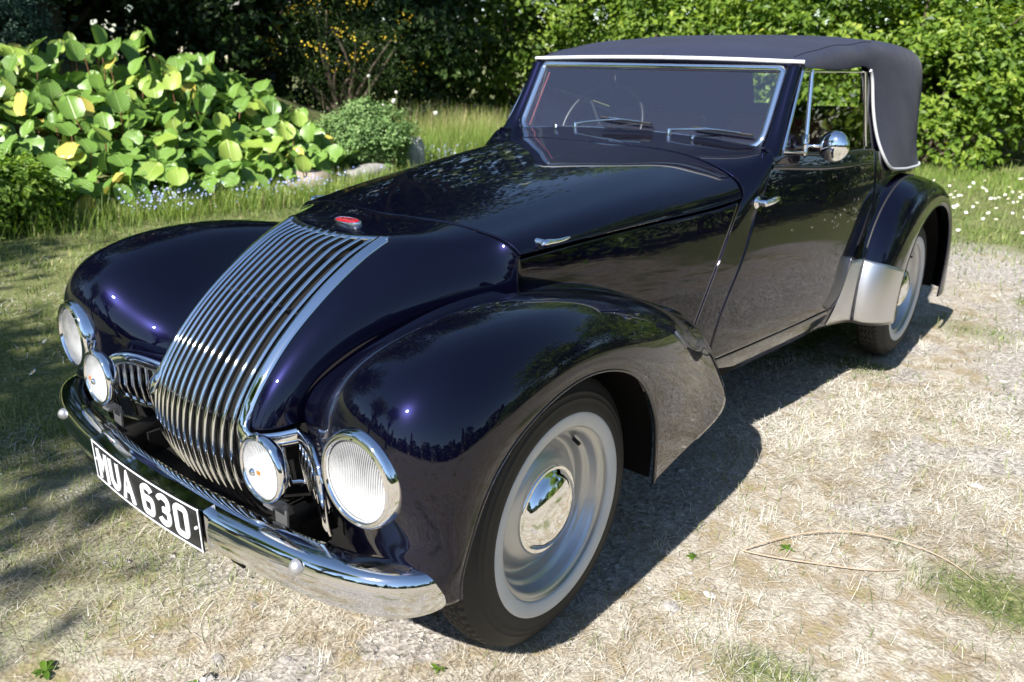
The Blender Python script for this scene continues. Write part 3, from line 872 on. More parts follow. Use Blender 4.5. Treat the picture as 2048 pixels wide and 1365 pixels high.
def G(ch):
    h = LH - SW; w = gw - SW
    if ch == 'M': return [([(-w - .004, -LH), (-w - .004, LH)], 0), ([(w + .004, -LH), (w + .004, LH)], 0), ([(-w - .002, LH - .004), (0, -.008), (w + .002, LH - .004)], 0)]
    if ch == 'U': return [(np.concatenate([[(-w, LH)], arc(0, -h + w, w, w, 180, 360, 16), [(w, LH)]]), 0)]
    if ch == 'A': return [([(-w - .003, -LH), (0, LH - .004), (w + .003, -LH)], 0), ([(-w + .004, -.012), (w - .004, -.012)], 0)]
    if ch == '6': return [(np.concatenate([arc(0, -h * .36, w, h * .64, 0, 360, 30)]), 1) if False else (np.concatenate([rrect(w, h * .56, .011) + np.array([0, -h * .44])]), 1),
                          (np.concatenate([arc(0, h - .013, w, .013, 15, 180, 12), [(-w, -h * .4)]]), 0)]
    if ch == '3': return [(np.concatenate([arc(0, h - .014, w, .014, 165, 0, 12), arc(w - .010, .012, .010, .010, 0, -80, 6), [(-.004, .001)]]), 0),
                          (np.concatenate([[(-.004, .001)], arc(w - .011, -.011, .011, .011, 85, 0, 6), arc(0, -h + .014, w, .014, 0, -165, 12)]), 0)]
    if ch == '0': return [(rrect(w, h, .012), 1)]
for ch, x0 in zip('MUA630', (-.203, -.130, -.058, .044, .117, .190)):
    b = Bag()
    for j, (pl, closed) in enumerate(G(ch)):
        pl = np.asarray(pl, float)
        if closed:
            d = np.roll(pl, -1, 0) - np.roll(pl, 1, 0)
        else:
            d = np.gradient(pl, axis=0)
            if len(pl) == 3: d[1] = pl[2] - pl[0] if ch != 'A' and ch != 'M' else (1, 0)
        d /= np.linalg.norm(d, axis=1, keepdims=True); nn = np.stack([-d[:, 1], d[:, 0]], 1)
        sw = np.full((len(pl), 1), SW)
        if ch in 'AM' and len(pl) == 3: sw[1] = SW * 1.9
        lo = pl - nn * sw; hi = pl + nn * sw
        if ch in 'AM' and len(pl) == 3:      # mitred apex: widen along y instead
            s_ = np.array([[1, 0]]) * SW * (1.12 if ch == 'A' else 1.05)
            lo = pl - s_; hi = pl + s_
            if ch == 'M': lo = lo * np.array([1, 1])
            lo[1] = pl[1] + np.array([0, -.014 if ch == 'A' else -.012]); hi[1] = pl[1] + np.array([0, .006 if ch == 'A' else .008])
            if ch == 'A':
                lo, hi = np.array([pl[0] + s_[0], lo[1], pl[2] - s_[0]]), np.array([pl[0] - s_[0], hi[1] - [0, .002], pl[2] + s_[0]])
            else:
                lo, hi = np.array([pl[0] + [0, -.016], lo[1], pl[2] + [0, -.016]]), np.array([pl[0] + [0, .004], hi[1] + [0, .002], pl[2] + [0, .004]])
        rings = []
        for off, k in ((.0042, 1.0), (.0072, .97), (.0076, .8)):
            mid = (lo + hi) / 2
            rings.append((mid + (lo - mid) * k, mid + (hi - mid) * k, off))
        seq = [(rings[0][0], rings[0][2]), (rings[1][0], rings[1][2]), (rings[2][0], rings[2][2]), (rings[2][1], rings[2][2]), (rings[1][1], rings[1][2]), (rings[0][1], rings[0][2])]
        P = np.stack([plate_pt(x0 + q[:, 0], q[:, 1], o_ + .0003 * j) for q, o_ in seq], 0)
        b.grid(P, wrap_v=bool(closed))
    b.build('plate_character', PLATE_WHITE, plate)
for x in (-.2475, .2475):
    b = Bag(); b.lathe([(.0004, -.004), (.003, -.0035), (.0042, -.001), (.0044, .002)], 14, plate_pt(np.array(x), np.array(.004), .006), 'y'); b.build('plate_screw', PLATE_WHITE, plate)

# ---- wheels
TY = []
def wheel(name, xc, yc, s, steer=0.0):
    """s = +1 for the side facing +x"""
    root = Vector(CAR['_root'])
    b = Bag()
    # steel rim with steps, then the dished centre swelling out to the hub cap
    b.lathe([(.200, -.15), (.2235, .0685), (.2265, .0660), (.2255, .0615), (.218, .0595), (.211, .0560), (.206, .046), (.2045, .028), (.200, .022), (.193, .020), (.188, .012), (.186, -.004), (.181, -.012),
             (.172, -.014), (.165, -.008), (.158, .004), (.150, .013), (.138, .021), (.126, .0265), (.116, .030), (.112, .032)], 96, (0, 0, 0), 'x')
    o = b.build('wheel', SILVER, CAR)
    b = Bag()
    b.lathe([(.1175, .026), (.1175, .034), (.1145, .038), (.1105, .0385), (.1075, .036), (.105, .037), (.098, .048), (.084, .059), (.062, .068), (.036, .073), (.013, .0747), (.0005, .0748)], 72, (0, 0, 0), 'x')
    b.build('hub_cap', CHROME, o)
    b = Bag()
    b.lathe([(.2262, .0635), (.2272, .0705), (.232, .0735), (.245, .0765), (.258, .0775), (.2655, .0755), (.2672, .072)], 96, (0, 0, 0), 'x')
    b.build('whitewall', WHITEWALL, o)
    # tyre: carcass + blocked tread
    b = Bag()
    prof = [(.205, -.072), (.232, -.076), (.27, -.0765), (.298, -.072), (.328, -.0595), (.339, -.0525), (.3475, -.0455)]
    b.lathe(prof, 144, (0, 0, 0), 'x', flip=True)
    prof = [(.222, .060), (.2275, .0665), (.245, .0725), (.262, .0755), (.2685, .0765), (.273, .0768), (.285, .0755), (.297, .0728), (.2985, .0738), (.3005, .0716), (.312, .0680), (.3135, .0690), (.3155, .0664), (.328, .0595), (.339, .0525), (.3475, .0455)]
    b.lathe(prof, 144, (0, 0, 0), 'x')
    na, nx = 432, 44
    ang = np.linspace(0, 2 * np.pi, na, endpoint=False)[:, None]; xx = np.linspace(-.0455, .0455, nx)[None, :]
    r = .3565 - 1.9 * xx ** 2 - 1200 * xx ** 4
    g = np.zeros((na, nx))
    zig = .0045 * (np.abs(((ang * 54 / (2 * np.pi)) % 1) - .5) * 4 - 1)
    for x0 in (-.026, -.009, .009, .026):
        g = np.maximum(g, np.clip(1.25 - abs(xx - x0 - zig) / .0034, 0, 1))
    lat = ((ang * 72 / (2 * np.pi)) + xx * 9 * np.sign(xx)) % 1
    g = np.maximum(g, np.clip(1.25 - abs(lat - .5) / .13, 0, 1) * (abs(xx) > .028))
    lat2 = ((ang * 108 / (2 * np.pi)) + xx * 14) % 1
    g = np.maximum(g, .6 * np.clip(1.25 - abs(lat2 - .5) / .14, 0, 1) * (abs(xx) < .024))
    r = r - .0075 * g
    P = np.stack([np.broadcast_to(xx, r.shape), r * np.cos(ang), r * np.sin(ang)], -1)
    b.grid(P, wrap_u=True)
    b.build('tyre', RUBBER, o)
    b = Bag()
    ca, sa_ = math.cos(R(48)), math.sin(R(48))
    b.tube(np.array([(.020, .192 * ca, .192 * sa_), (.042, .183 * ca, .183 * sa_)]), .0055, 10); b.build('valve', RUBBER, o)
    o.location = Vector((s * xc, yc, .355)) - root
    o.rotation_euler = (0, 0, (0 if s > 0 else math.pi) + steer)
    return o
wheel('wheel', .682, 0, 1, R(2.4)); wheel('wheel', .682, 0, -1, R(2.4))
wheel('wheel', .716, WB, 1); wheel('wheel', .716, WB, -1)

# ---- windscreen: raked plane, arched lower edge
def wsp(x, z):
    return np.stack([np.asarray(x, float), 1.413 + (np.asarray(z, float) - 1.135) * .575, np.asarray(z, float)], -1)
def ws_outline(grow, n=8):
    xt, zt = .537 + grow, 1.387 + grow
    xb = .545 + grow
    zbot = lambda x: 1.133 - grow + .027 * (1 - (x / .545) ** 2)
    r = .045 + grow * .6
    pts = []
    pts += [(x, zbot(x)) for x in np.linspace(-xb + r, xb - r, 40)]
    zc_ = zbot(xb - r) + r
    pts += [(xb - r + r * math.sin(a_), zc_ - r * math.cos(a_)) for a_ in np.linspace(.1, np.pi / 2, 10)]
    rt = .016 + grow * .5
    pts += [(xt - rt + rt * math.cos(a_), zt - rt + rt * math.sin(a_)) for a_ in np.linspace(0, np.pi / 2, 8)]
    pts += [(-xt + rt - rt * math.sin(a_), zt - rt + rt * math.cos(a_)) for a_ in np.linspace(0, np.pi / 2, 8)]
    pts += [(-xb + r - r * math.sin(a_), zc_ - r * math.cos(a_)) for a_ in np.linspace(np.pi / 2, .1, 10)]
    q = np.array(pts)
    return wsp(q[:, 0], q[:, 1])
ol = ws_outline(.012)
wn_ = np.array([0, -.866, .5])
b = Bag(); b.tube(ol, 0, prof=np.array([(-.015, -.006), (-.0158, .004), (-.011, .011), (0, .014), (.011, .011), (.0158, .004), (.015, -.006)]), up=wn_, closed=True)
wsf = b.build('windscreen', CHROME, CAR)
b = Bag(); b.tube(ws_outline(.031) - wn_ * .004, 0, prof=np.array([(-.009, -.010), (-.009, .002), (-.004, .006), (.004, .006), (.009, .002), (.010, -.012)]), up=wn_, closed=True)
b.build('screen_surround', CHROME_WORN, wsf)
gl_ = ws_outline(.003)
c_ = gl_.mean(0)
b = Bag(); n_ = len(gl_); b.add(np.concatenate([gl_, c_[None]]), np.array([[i, (i + 1) % n_, n_] for i in range(n_)]))
b.build('screen_glass', SCREEN, wsf, smooth=False)
# pillars (paint), from the scuttle up to the hood header
for mir in (False, True):
    pil = np.array([
        [(.558, 1.372, 1.118), (.585, 1.356, 1.118), (.622, 1.345, 1.110), (.646, 1.372, 1.112), (.640, 1.43, 1.112), (.60, 1.46, 1.112)],
        [(.566, 1.412, 1.165), (.588, 1.398, 1.165), (.618, 1.398, 1.163), (.636, 1.424, 1.163), (.630, 1.47, 1.163), (.595, 1.49, 1.163)],
        [(.562, 1.480, 1.270), (.584, 1.466, 1.270), (.608, 1.470, 1.270), (.620, 1.494, 1.270), (.615, 1.53, 1.270), (.585, 1.54, 1.270)],
        [(.556, 1.560, 1.408), (.578, 1.546, 1.408), (.600, 1.550, 1.408), (.611, 1.574, 1.408), (.606, 1.61, 1.408), (.575, 1.62, 1.408)]])
    P = loft(pil, 30, 30)
    b = Bag(); b.grid(P, wrap_v=True); b.build('windscreen_pillar', PAINT, CAR, mirror=mir)
# wipers and washer jets
def wiper(x0, x1, z_tip):
    b = Bag()
    zb_ = lambda x: 1.133 + .027 * (1 - (x / .545) ** 2)
    foot = wsp(x0, zb_(x0) - .016) + wn_ * .030
    p0 = foot + np.array([0, 0, .016])
    b.lathe([(.0005, .024), (.007, .022), (.009, .012), (.011, -.02)], 18, foot, 'z')
    mid = wsp(x1, zb_(x1) + .022) + wn_ * .034
    arm = curve([p0, p0 * .6 + mid * .4 + wn_ * .006, mid], 14)
    b.tube(arm, .0042, 8, ry=.0028, up=wn_, scale=np.linspace(1.3, .7, 14))
    o = b.build('wiper', CHROME, CAR)
    b = Bag()
    bl = np.stack([wsp(xx_, zb_(x1) + .022 - .05 * (xx_ - x1)) + wn_ * .020 for xx_ in np.linspace(x1 - .11, x1 + .13, 12)])
    b.tube(bl, .004, 8, up=wn_, ry=.010); b.build('wiper_blade', GASKET, o)
    b = Bag(); b.tube(bl[2:10] + wn_ * .011, .0028, 8); b.build('blade_spine', CHROME, o)
wiper(-.245, -.03, 0); wiper(.195, .395, 0)
for x in (-.317, .317):
    b = Bag(); y = 1.352; z = 1.143
    b.lathe([(.0005, .020), (.0045, .019), (.005, .013), (.0075, .011), (.0075, .006), (.005, .003), (.006, -.012)], 14, (x, y, z), 'z'); b.box((x, y, z + .016), (.020, .006, .006))
    b.build('washer_jet', CHROME, CAR)

# ---- side windows
for mir in (False, True):
    def wp(y, z): return np.array([float(np.interp(z, [1.09, 1.40], [.652, .612])) + .012 * (y - 1.6) * (1 if y < 2.2 else 1), y, z])
    fr = [wp(1.405, 1.128), wp(1.475, 1.235), wp(1.575, 1.392)]
    post_t, post_b = wp(1.662, 1.394), wp(1.600, 1.108)
    b = Bag(); b.tube(curve(fr, 16), .006, 8)
    b.tube(np.stack([post_t, post_b]), .0085, 8); b.tube(np.stack([wp(1.575, 1.392), wp(2.235, 1.388)]), .005, 8)
    b.tube(np.stack([wp(2.235, 1.388), wp(2.262, 1.085)]), .007, 8); b.tube(np.stack([wp(1.405, 1.124), post_b]), .005, 8)
    o = b.build('side_window', CHROME, CAR, mirror=mir)
    b = Bag(); b.add(np.stack([wp(1.405, 1.122), wp(1.575, 1.39), post_t, post_b]), np.array([[0, 3, 2, 1]])); b.build('quarter_light_glass', GLASS, o, mirror=mir, smooth=False)
    b = Bag(); b.add(np.stack([post_b + [0, 0, -.02], post_t, wp(2.235, 1.388), wp(2.262, 1.07)]), np.array([[0, 3, 2, 1]])); b.build('door_glass', GLASS, o, mirror=mir, smooth=False)
    # door top cap
    b = Bag(); yy = np.linspace(1.335, 2.285, 40); zz = belt(yy); xx_ = side_x(yy, zz) - .008
    b.tube(np.stack([xx_, yy, zz + .001], 1), .011, 10, ry=.007); b.build('door_cap', PAINT, doors[1 if mir else 0], mirror=mir)
    b = Bag(); b.tube(np.stack([wp(1.62, 1.10) + [.0, 0, .03], wp(1.62, 1.10) + [.03, .004, .032], wp(1.63, 1.10) + [.055, .006, .034]]), .007, 10)
    if not mir:
        b.box(wp(1.606, 1.135), (.012, .030, .075))
        mo = b.build('door_mirror', CHROME, CAR)
        b = Bag(); mc = wp(1.63, 1.10) + np.array([.085, .012, .034])
        b.lathe([(.0005, -.036), (.018, -.0345), (.036, -.028), (.049, -.017), (.0555, -.004), (.0565, .003), (.054, .006)], 48, mc, 'y'); b.build('mirror_shell', CHROME, mo)
        b = Bag(); b.lathe([(.054, .005), (.03, .004), (.0005, .0035)], 40, mc, 'y'); b.build('mirror_glass', CHROME, mo)
    else:
        b.build('door_mirror', CHROME, CAR, mirror=True)
        mo = bpy.data.objects[[k for k in bpy.data.objects.keys() if k.startswith('door_mirror')][-1]]
        b = Bag(); mc = wp(1.63, 1.10) + np.array([.085, .012, .034])
        b.lathe([(.0005, -.036), (.018, -.0345), (.036, -.028), (.049, -.017), (.0555, -.004), (.0565, .003), (.054, .006), (.03, .004), (.0005, .0035)], 40, mc, 'y'); b.build('mirror_shell', CHROME, mo, mirror=True)

# ---- hood (soft top)
HD = np.array([
 [(.606,1.572,1.402),(.600,1.568,1.415),(.560,1.562,1.426),(.36,1.558,1.433),(0,1.556,1.437)],
 [(.618,1.72,1.400),(.612,1.72,1.432),(.570,1.72,1.462),(.38,1.72,1.482),(0,1.72,1.491)],
 [(.628,2.00,1.398),(.624,2.00,1.450),(.585,2.00,1.490),(.40,2.01,1.513),(0,2.02,1.522)],
 [(.636,2.235,1.396),(.636,2.26,1.460),(.600,2.28,1.505),(.41,2.31,1.530),(0,2.32,1.538)],
 [(.650,2.290,1.27),(.657,2.41,1.405),(.632,2.52,1.492),(.43,2.57,1.525),(0,2.60,1.535)],
 [(.676,2.340,1.12),(.682,2.55,1.29),(.662,2.76,1.448),(.49,2.87,1.497),(0,2.93,1.502)],
 [(.704,2.385,1.035),(.704,2.66,1.155),(.672,2.92,1.355),(.50,3.08,1.425),(0,3.17,1.44)],
 [(.718,2.440,.990),(.718,2.74,1.025),(.674,2.965,1.135),(.487,3.16,1.24),(0,3.26,1.26)],
 [(.724,2.520,.972),(.722,2.79,.955),(.690,3.04,.955),(.49,3.25,.960),(0,3.34,.962)],
])
hd = loft(HD, 120, 56)
# canvas sags a little between the hood sticks and pulls at the rear corners
_sag = np.sin(np.clip((hd[..., 1] - 1.60) / .33, 0, 3) * np.pi) ** 2 * .007 * np.clip((hd[..., 2] - 1.42) / .06, 0, 1) * np.clip((2.62 - hd[..., 1]) / .1, 0, 1)
hd[..., 2] -= _sag
_fold = np.sin(hd[..., 1] * 26 + hd[..., 2] * 14) * .0022 * np.clip((hd[..., 1] - 2.45) / .2, 0, 1) * np.clip((1.35 - hd[..., 2]) / .1, 0, 1)
hd[..., 0] += _fold
hfull = np.concatenate([hd * np.array([-1, 1, 1]), hd[:, ::-1][:, 1:]], 1)
hk = np.ones((119, hfull.shape[1] - 1), bool)
hx = (hfull[:-1, :-1] + hfull[1:, 1:]) / 2
rear_win = (abs(hx[..., 0]) < .30) & (hx[..., 1] > 2.95) & (hx[..., 2] < 1.42) & (hx[..., 2] > 1.20)
hk[rear_win] = False
hood = grid('soft_top', hfull, CLOTH, CAR, keep=hk, flip=True, solid=.006)
b = Bag(); m_ = rear_win; rows_ = np.where(m_.any(1))[0]; cols_ = np.where(m_.any(0))[0]
b.grid(hfull[rows_[0]:rows_[-1] + 2, cols_[0]:cols_[-1] + 2] + np.array([0, -.002, 0])); b.build('rear_window', GLASS, hood)
inner = hfull[2:-2, 2:-2] - np.array([0, 0, 0]); cen_ = np.array([0, 2.3, 1.1]); inner = cen_ + (inner - cen_) * .985
grid('hood_lining', inner, LINING, hood, keep=hk[2:-2, 2:-2])
b = Bag(); hb = np.concatenate([hd[0, ::-1] * np.array([-1, 1, 1]), hd[0, 1:]])
xs = np.linspace(-.612, .612, 60); hz = 1.4225 + .010 * (1 - (xs / .612) ** 2); hy = 1.560 - .004 * (1 - (xs / .612) ** 2) + .02 * np.clip((abs(xs) - .57) / .04, 0, 1) ** 2
b.tube(np.stack([xs, hy, hz], 1), .0075, 10, ry=.0075); b.build('header_piping', PIPING, hood)
b = Bag(); b.tube(np.stack([xs * .985, hy + .008, hz - .014], 1), .010, 10, ry=.012); b.build('header_rail', PAINT, hood)
for mir in (False, True):
    b = Bag(); i0 = 48
    edge = np.concatenate([hd[i0:, 0], hd[-1, 1:40]]) + np.array([.003, 0, 0])
    b.tube(edge, .0065, 8); b.build('hood_piping', PIPING, hood, mirror=mir)
    # seam across the roof where the side meets the crown
    b = Bag(); b.tube(hd[4:50, 22] + np.array([0, 0, .001]), .0028, 6); b.build('hood_seam', CLOTH, hood, mirror=mir)
    # filler between door glass and hood quarter
    b = Bag(); b.add(np.array([(.632, 2.240, 1.39), (.655, 2.266, 1.075), (.690, 2.40, 1.03), (.668, 2.345, 1.12), (.643, 2.295, 1.27)]), np.array([[0, 1, 2, 3, 4]])); b.build('quarter_filler', PAINT, CAR, mirror=mir, smooth=False)

# ---- interior
b = Bag(); b.box((0, 1.20, .78), (1.10, .02, .56)); b.build('bulkhead', UNDER, CAR)
b = Bag(); b.tube(np.stack([wsp(-.532, 1.155) - wn_ * .022, wsp(-.526, 1.375) - wn_ * .022]), .0035, 8); b.build('pillar_trim', simple('red_trim', (.16, .012, .014), .5), CAR)
b = Bag()
b.box((0, 1.47, .98), (1.10, .08, .20)); b.build('dashboard', LEATHER, CAR, bevel=.03)
for s in (1, -1):
    b = Bag(); b.box((s * .30, 2.12, .95), (.48, .14, .50), Euler((R(-12), 0, 0)).to_matrix()); b.box((s * .30, 1.90, .66), (.48, .50, .16)); b.build('seat', LEATHER, CAR, bevel=.05)
b = Bag(); b.box((0, 2.75, .88), (1.10, .16, .36), Euler((R(-14), 0, 0)).to_matrix()); b.build('rear_seat', LEATHER, CAR, bevel=.05)
b = Bag()
sc_ = np.array([-.30, 1.66, 1.135]); tl = R(62)
a = np.linspace(0, 2 * np.pi, 64, endpoint=False)
ring = np.stack([sc_[0] + .205 * np.cos(a), sc_[1] + .205 * np.sin(a) * math.cos(tl), sc_[2] + .205 * np.sin(a) * math.sin(tl)], 1)
b.tube(ring, .0095, 10, closed=True, up=np.array([0, -math.sin(tl), math.cos(tl)]))
for k in (0.15, 2.24, 4.33):
    p = sc_ + .2 * np.array([math.cos(k), math.sin(k) * math.cos(tl), math.sin(k) * math.sin(tl)]); b.tube(np.stack([sc_, p]), .007, 8)
b.tube(np.stack([sc_, sc_ + np.array([0, -.25, -.14])]), .02, 12)
b.build('steering_wheel', BLACK, CAR)
b = Bag(); b.tube(ring + np.array([0, .002, .004]), .0045, 8, closed=True, up=np.array([0, -math.sin(tl), math.cos(tl)])); b.build('wheel_rim_band', BLACK, CAR)

# ================================================================ the place
def vnoise(x, y, seed=0):
    """smooth 2-D value noise, 0..1"""
    x = np.asarray(x, float); y = np.asarray(y, float)
    xi = np.floor(x).astype(np.int64); yi = np.floor(y).astype(np.int64)
    fx = x - xi; fy = y - yi
    fx = fx * fx * (3 - 2 * fx); fy = fy * fy * (3 - 2 * fy)
    def h(a, b):
        n = (a * 374761393 + b * 668265263 + seed * 974634777) & 0xffffffff
        n = ((n ^ (n >> 13)) * 1274126177) & 0xffffffff
        return ((n ^ (n >> 16)) & 0xffff) / 65535.0
    return (h(xi, yi) * (1 - fx) + h(xi + 1, yi) * fx) * (1 - fy) + (h(xi, yi + 1) * (1 - fx) + h(xi + 1, yi + 1) * fx) * fy
def fbm(x, y, f, seed=0, oct=4):
    s = 0; a = .5; t = 0
    for k in range(oct):
        s = s + a * vnoise(np.asarray(x) * f * 2 ** k, np.asarray(y) * f * 2 ** k, seed + k); t += a; a *= .55
    return s / t
def border_x(y):
    return np.interp(y, [-8, -2, 1, 2.5, 4.2, 5.2, 7.3, 9.6, 14], [-5.0, -5.3, -5.6, -5.5, -5.8, -6.3, -7.3, -7.8, -8.2])
def ground_z(x, y):
    d = np.clip(border_x(y) - x, 0, 6)
    bank = 1.35 * (1 - np.exp(-(d / 2.2) ** 1.5)) * np.clip((9.5 - y) / 4, 0, 1)
    lump = (fbm(x, y, .55, 3) - .5) * .10 * np.clip((np.hypot(x, y - 1.4) - 2.8) / 4, 0, 1)
    fine = (fbm(x, y, 5.5, 9, 3) - .5) * .014
    return bank + lump + fine - .004
def sstep(a, b, v):
    t = np.clip((np.asarray(v) - a) / (b - a), 0, 1); return t * t * (3 - 2 * t)
def m_green(x, y):
    n = fbm(x, y, .9, 21); n2 = fbm(x, y, 3.1, 33)
    left = np.maximum(sstep(.30, -1.5, x) * .85, sstep(.45, -.5, x + .3 * (n - .5)) * sstep(-.1, -.55, y) * .55)
    far = sstep(5.2, 7.2, y + .25 * x + (n - .5) * 2.5)
    patch = sstep(.57, .70, .55 * n + .45 * n2)
    spot = np.exp(-(((x - 1.62) / .22) ** 2 + ((y - .95) / .14) ** 2)) + np.exp(-(((x - 1.25) / .16) ** 2 + ((y - .22) / .10) ** 2)) * .8
    spot += np.exp(-(((x - 1.0) / .35) ** 2 + ((y - 3.6) / .25) ** 2)) * .5
    return np.clip(np.maximum(np.maximum(left * (.45 + .9 * n), far), np.maximum(patch * .75, spot)), 0, 1)
def m_gravel(x, y):
    n = fbm(x, y, 1.3, 51); n2 = fbm(x, y, 4.3, 57)
    track = np.exp(-((x - 1.75 + .12 * (y - 3)) / .62) ** 2) * sstep(1.7, 2.6, y) * sstep(7.0, 5.6, y)
    under = np.exp(-((x) / .8) ** 2) * sstep(-.4, .4, y) * .8
    cross = np.exp(-((y - 5.2 - .1 * x) / .55) ** 2) * .8
    patch = sstep(.52, .66, .5 * n + .5 * n2)
    g = np.maximum.reduce([track, under, cross, patch * .9]) * (.55 + .9 * n2)
    return np.clip(g * (1 - .8 * sstep(-1.2, -2.8, x)), 0, 1)

def set_attr(o, name, arr):
    at = o.data.attributes.new(name, 'FLOAT', 'POINT')
    at.data.foreach_set('value', np.asarray(arr, np.float32).ravel())

def ramp_mat(name, stops, rough=.7, transl=0.0, attr='tone', spec=.3, noise=None):
    """foliage material: tone attribute -> colour ramp, diffuse with some light passing through"""
    m, nt, b = new_mat(name); L = nt.links
    a = nt.nodes.new('ShaderNodeAttribute'); a.attribute_name = attr
    cr = nt.nodes.new('ShaderNodeValToRGB')
    el = cr.color_ramp.elements
    el[0].position = stops[0][0]; el[0].color = (*stops[0][1], 1)
    el[1].position = stops[-1][0]; el[1].color = (*stops[-1][1], 1)
    for p, c in stops[1:-1]:
        e = el.new(p); e.color = (*c, 1)
    L.new(a.outputs['Fac'], cr.inputs[0])
    L.new(cr.outputs[0], b.inputs['Base Color'])
    b.inputs['Roughness'].default_value = rough
    b.inputs['Specular IOR Level'].default_value = spec
    if transl:
        tl = nt.nodes.new('ShaderNodeBsdfTranslucent')
        hs = nt.nodes.new('ShaderNodeHueSaturation'); hs.inputs['Saturation'].default_value = 1.15; hs.inputs['Value'].default_value = 1.5
        L.new(cr.outputs[0], hs.inputs['Color']); L.new(hs.outputs[0], tl.inputs[0])
        mx = nt.nodes.new('ShaderNodeMixShader'); mx.inputs[0].default_value = transl
        L.new(b.outputs[0], mx.inputs[1]); L.new(tl.outputs[0], mx.inputs[2])
        L.new(mx.outputs[0], nt.nodes['Material Output'].inputs[0])
    return m

# ---- ground sheet
def ground_material():
    m, nt, b = new_mat('dry_turf_ground'); L = nt.links
    b.inputs['Roughness'].default_value = .95; b.inputs['Specular IOR Level'].default_value = .15
    tc = nt.nodes.new('ShaderNodeTexCoord')
    def noise(sc, det=6, rough=.6):
        n = nt.nodes.new('ShaderNodeTexNoise'); n.inputs['Scale'].default_value = sc; n.inputs['Detail'].default_value = det; n.inputs['Roughness'].default_value = rough
        L.new(tc.outputs['Object'], n.inputs['Vector']); return n
    def ramp(src, stops):
        cr = nt.nodes.new('ShaderNodeValToRGB'); el = cr.color_ramp.elements
        el[0].position, el[0].color = stops[0][0], (*stops[0][1], 1); el[1].position, el[1].color = stops[-1][0], (*stops[-1][1], 1)
        for p, c in stops[1:-1]:
            e = el.new(p); e.color = (*c, 1)
        L.new(src, cr.inputs[0]); return cr
    n1, n2, n3 = noise(38, 8, .7), noise(9, 6), noise(150, 4)
    mixf = nt.nodes.new('ShaderNodeMath'); mixf.operation = 'MULTIPLY_ADD'; mixf.inputs[1].default_value = .45
    L.new(n3.outputs['Fac'], mixf.inputs[0])
    h = nt.nodes.new('ShaderNodeMath'); h.operation = 'MULTIPLY'; h.inputs[1].default_value = .55
    L.new(n1.outputs['Fac'], h.inputs[0]); L.new(h.outputs[0], mixf.inputs[2])
    straw = ramp(mixf.outputs[0], [(.30, (.11, .092, .07)), (.43, (.26, .225, .175)), (.53, (.40, .36, .295)), (.66, (.57, .54, .465))])
    vor = nt.nodes.new('ShaderNodeTexVoronoi'); vor.inputs['Scale'].default_value = 85; vor.inputs['Randomness'].default_value = 1
    L.new(tc.outputs['Object'], vor.inputs['Vector'])
    gr = ramp(vor.outputs['Color'], [(.0, (.13, .115, .10)), (.4, (.27, .245, .22)), (.75, (.40, .365, .33)), (1.0, (.56, .52, .47))])
    soil = ramp(n2.outputs['Fac'], [(.35, (.16, .125, .085)), (.6, (.27, .215, .14)), (.75, (.24, .22, .10))])
    grn = ramp(n1.outputs['Fac'], [(.32, (.060, .066, .026)), (.5, (.13, .145, .055)), (.68, (.27, .26, .125))])
    ga = nt.nodes.new('ShaderNodeAttribute'); ga.attribute_name = 'gravel'
    gn = nt.nodes.new('ShaderNodeAttribute'); gn.attribute_name = 'green'
    def mix(f, a, c):
        x = nt.nodes.new('ShaderNodeMix'); x.data_type = 'RGBA'
        if hasattr(f, 'links') or not isinstance(f, float): L.new(f, x.inputs['Factor'])
        else: x.inputs['Factor'].default_value = f
        L.new(a, x.inputs['A']); L.new(c, x.inputs['B']); return x.outputs['Result']
    sm = ramp(n2.outputs['Fac'], [(.46, (0, 0, 0)), (.60, (1, 1, 1))])
    c = mix(sm.outputs[0], straw.outputs[0], soil.outputs[0])
    # sharpen gravel mask with fine noise
    gm = nt.nodes.new('ShaderNodeMath'); gm.operation = 'MULTIPLY_ADD'; gm.inputs[1].default_value = 1.7
    L.new(n1.outputs['Fac'], gm.inputs[0]); L.new(ga.outputs['Fac'], gm.inputs[2])
    gr2 = nt.nodes.new('ShaderNodeMapRange'); gr2.inputs['From Min'].default_value = 1.15; gr2.inputs['From Max'].default_value = 1.38
    L.new(gm.outputs[0], gr2.inputs['Value'])
    c = mix(gr2.outputs[0], c, gr.outputs[0])
    gm2 = nt.nodes.new('ShaderNodeMath'); gm2.operation = 'MULTIPLY_ADD'; gm2.inputs[1].default_value = .8
    L.new(n1.outputs['Fac'], gm2.inputs[0]); L.new(gn.outputs['Fac'], gm2.inputs[2])
    gr3 = nt.nodes.new('ShaderNodeMapRange'); gr3.inputs['From Min'].default_value = .62; gr3.inputs['From Max'].default_value = 1.05
    L.new(gm2.outputs[0], gr3.inputs['Value'])
    c = mix(gr3.outputs[0], c, grn.outputs[0])
    L.new(c, b.inputs['Base Color'])
    hsum = nt.nodes.new('ShaderNodeMath'); hsum.operation = 'MULTIPLY_ADD'; hsum.inputs[1].default_value = .6
    L.new(vor.outputs['Distance'], hsum.inputs[0]); L.new(n1.outputs['Fac'], hsum.inputs[2])
    bp = nt.nodes.new('ShaderNodeBump'); bp.inputs['Strength'].default_value = .6; bp.inputs['Distance'].default_value = .008
    L.new(hsum.outputs[0], bp.inputs['Height']); L.new(bp.outputs[0], b.inputs['Normal'])
    return m
gx = np.concatenate([[-220, -150, -100, -70, -50, -36, -26, -20, -16], np.arange(-13, -3, .16), np.arange(-3, 3.2, .05), np.arange(3.2, 8, .2), [9, 11, 14, 18, 24, 32, 44, 60, 85, 120, 160, 220]])
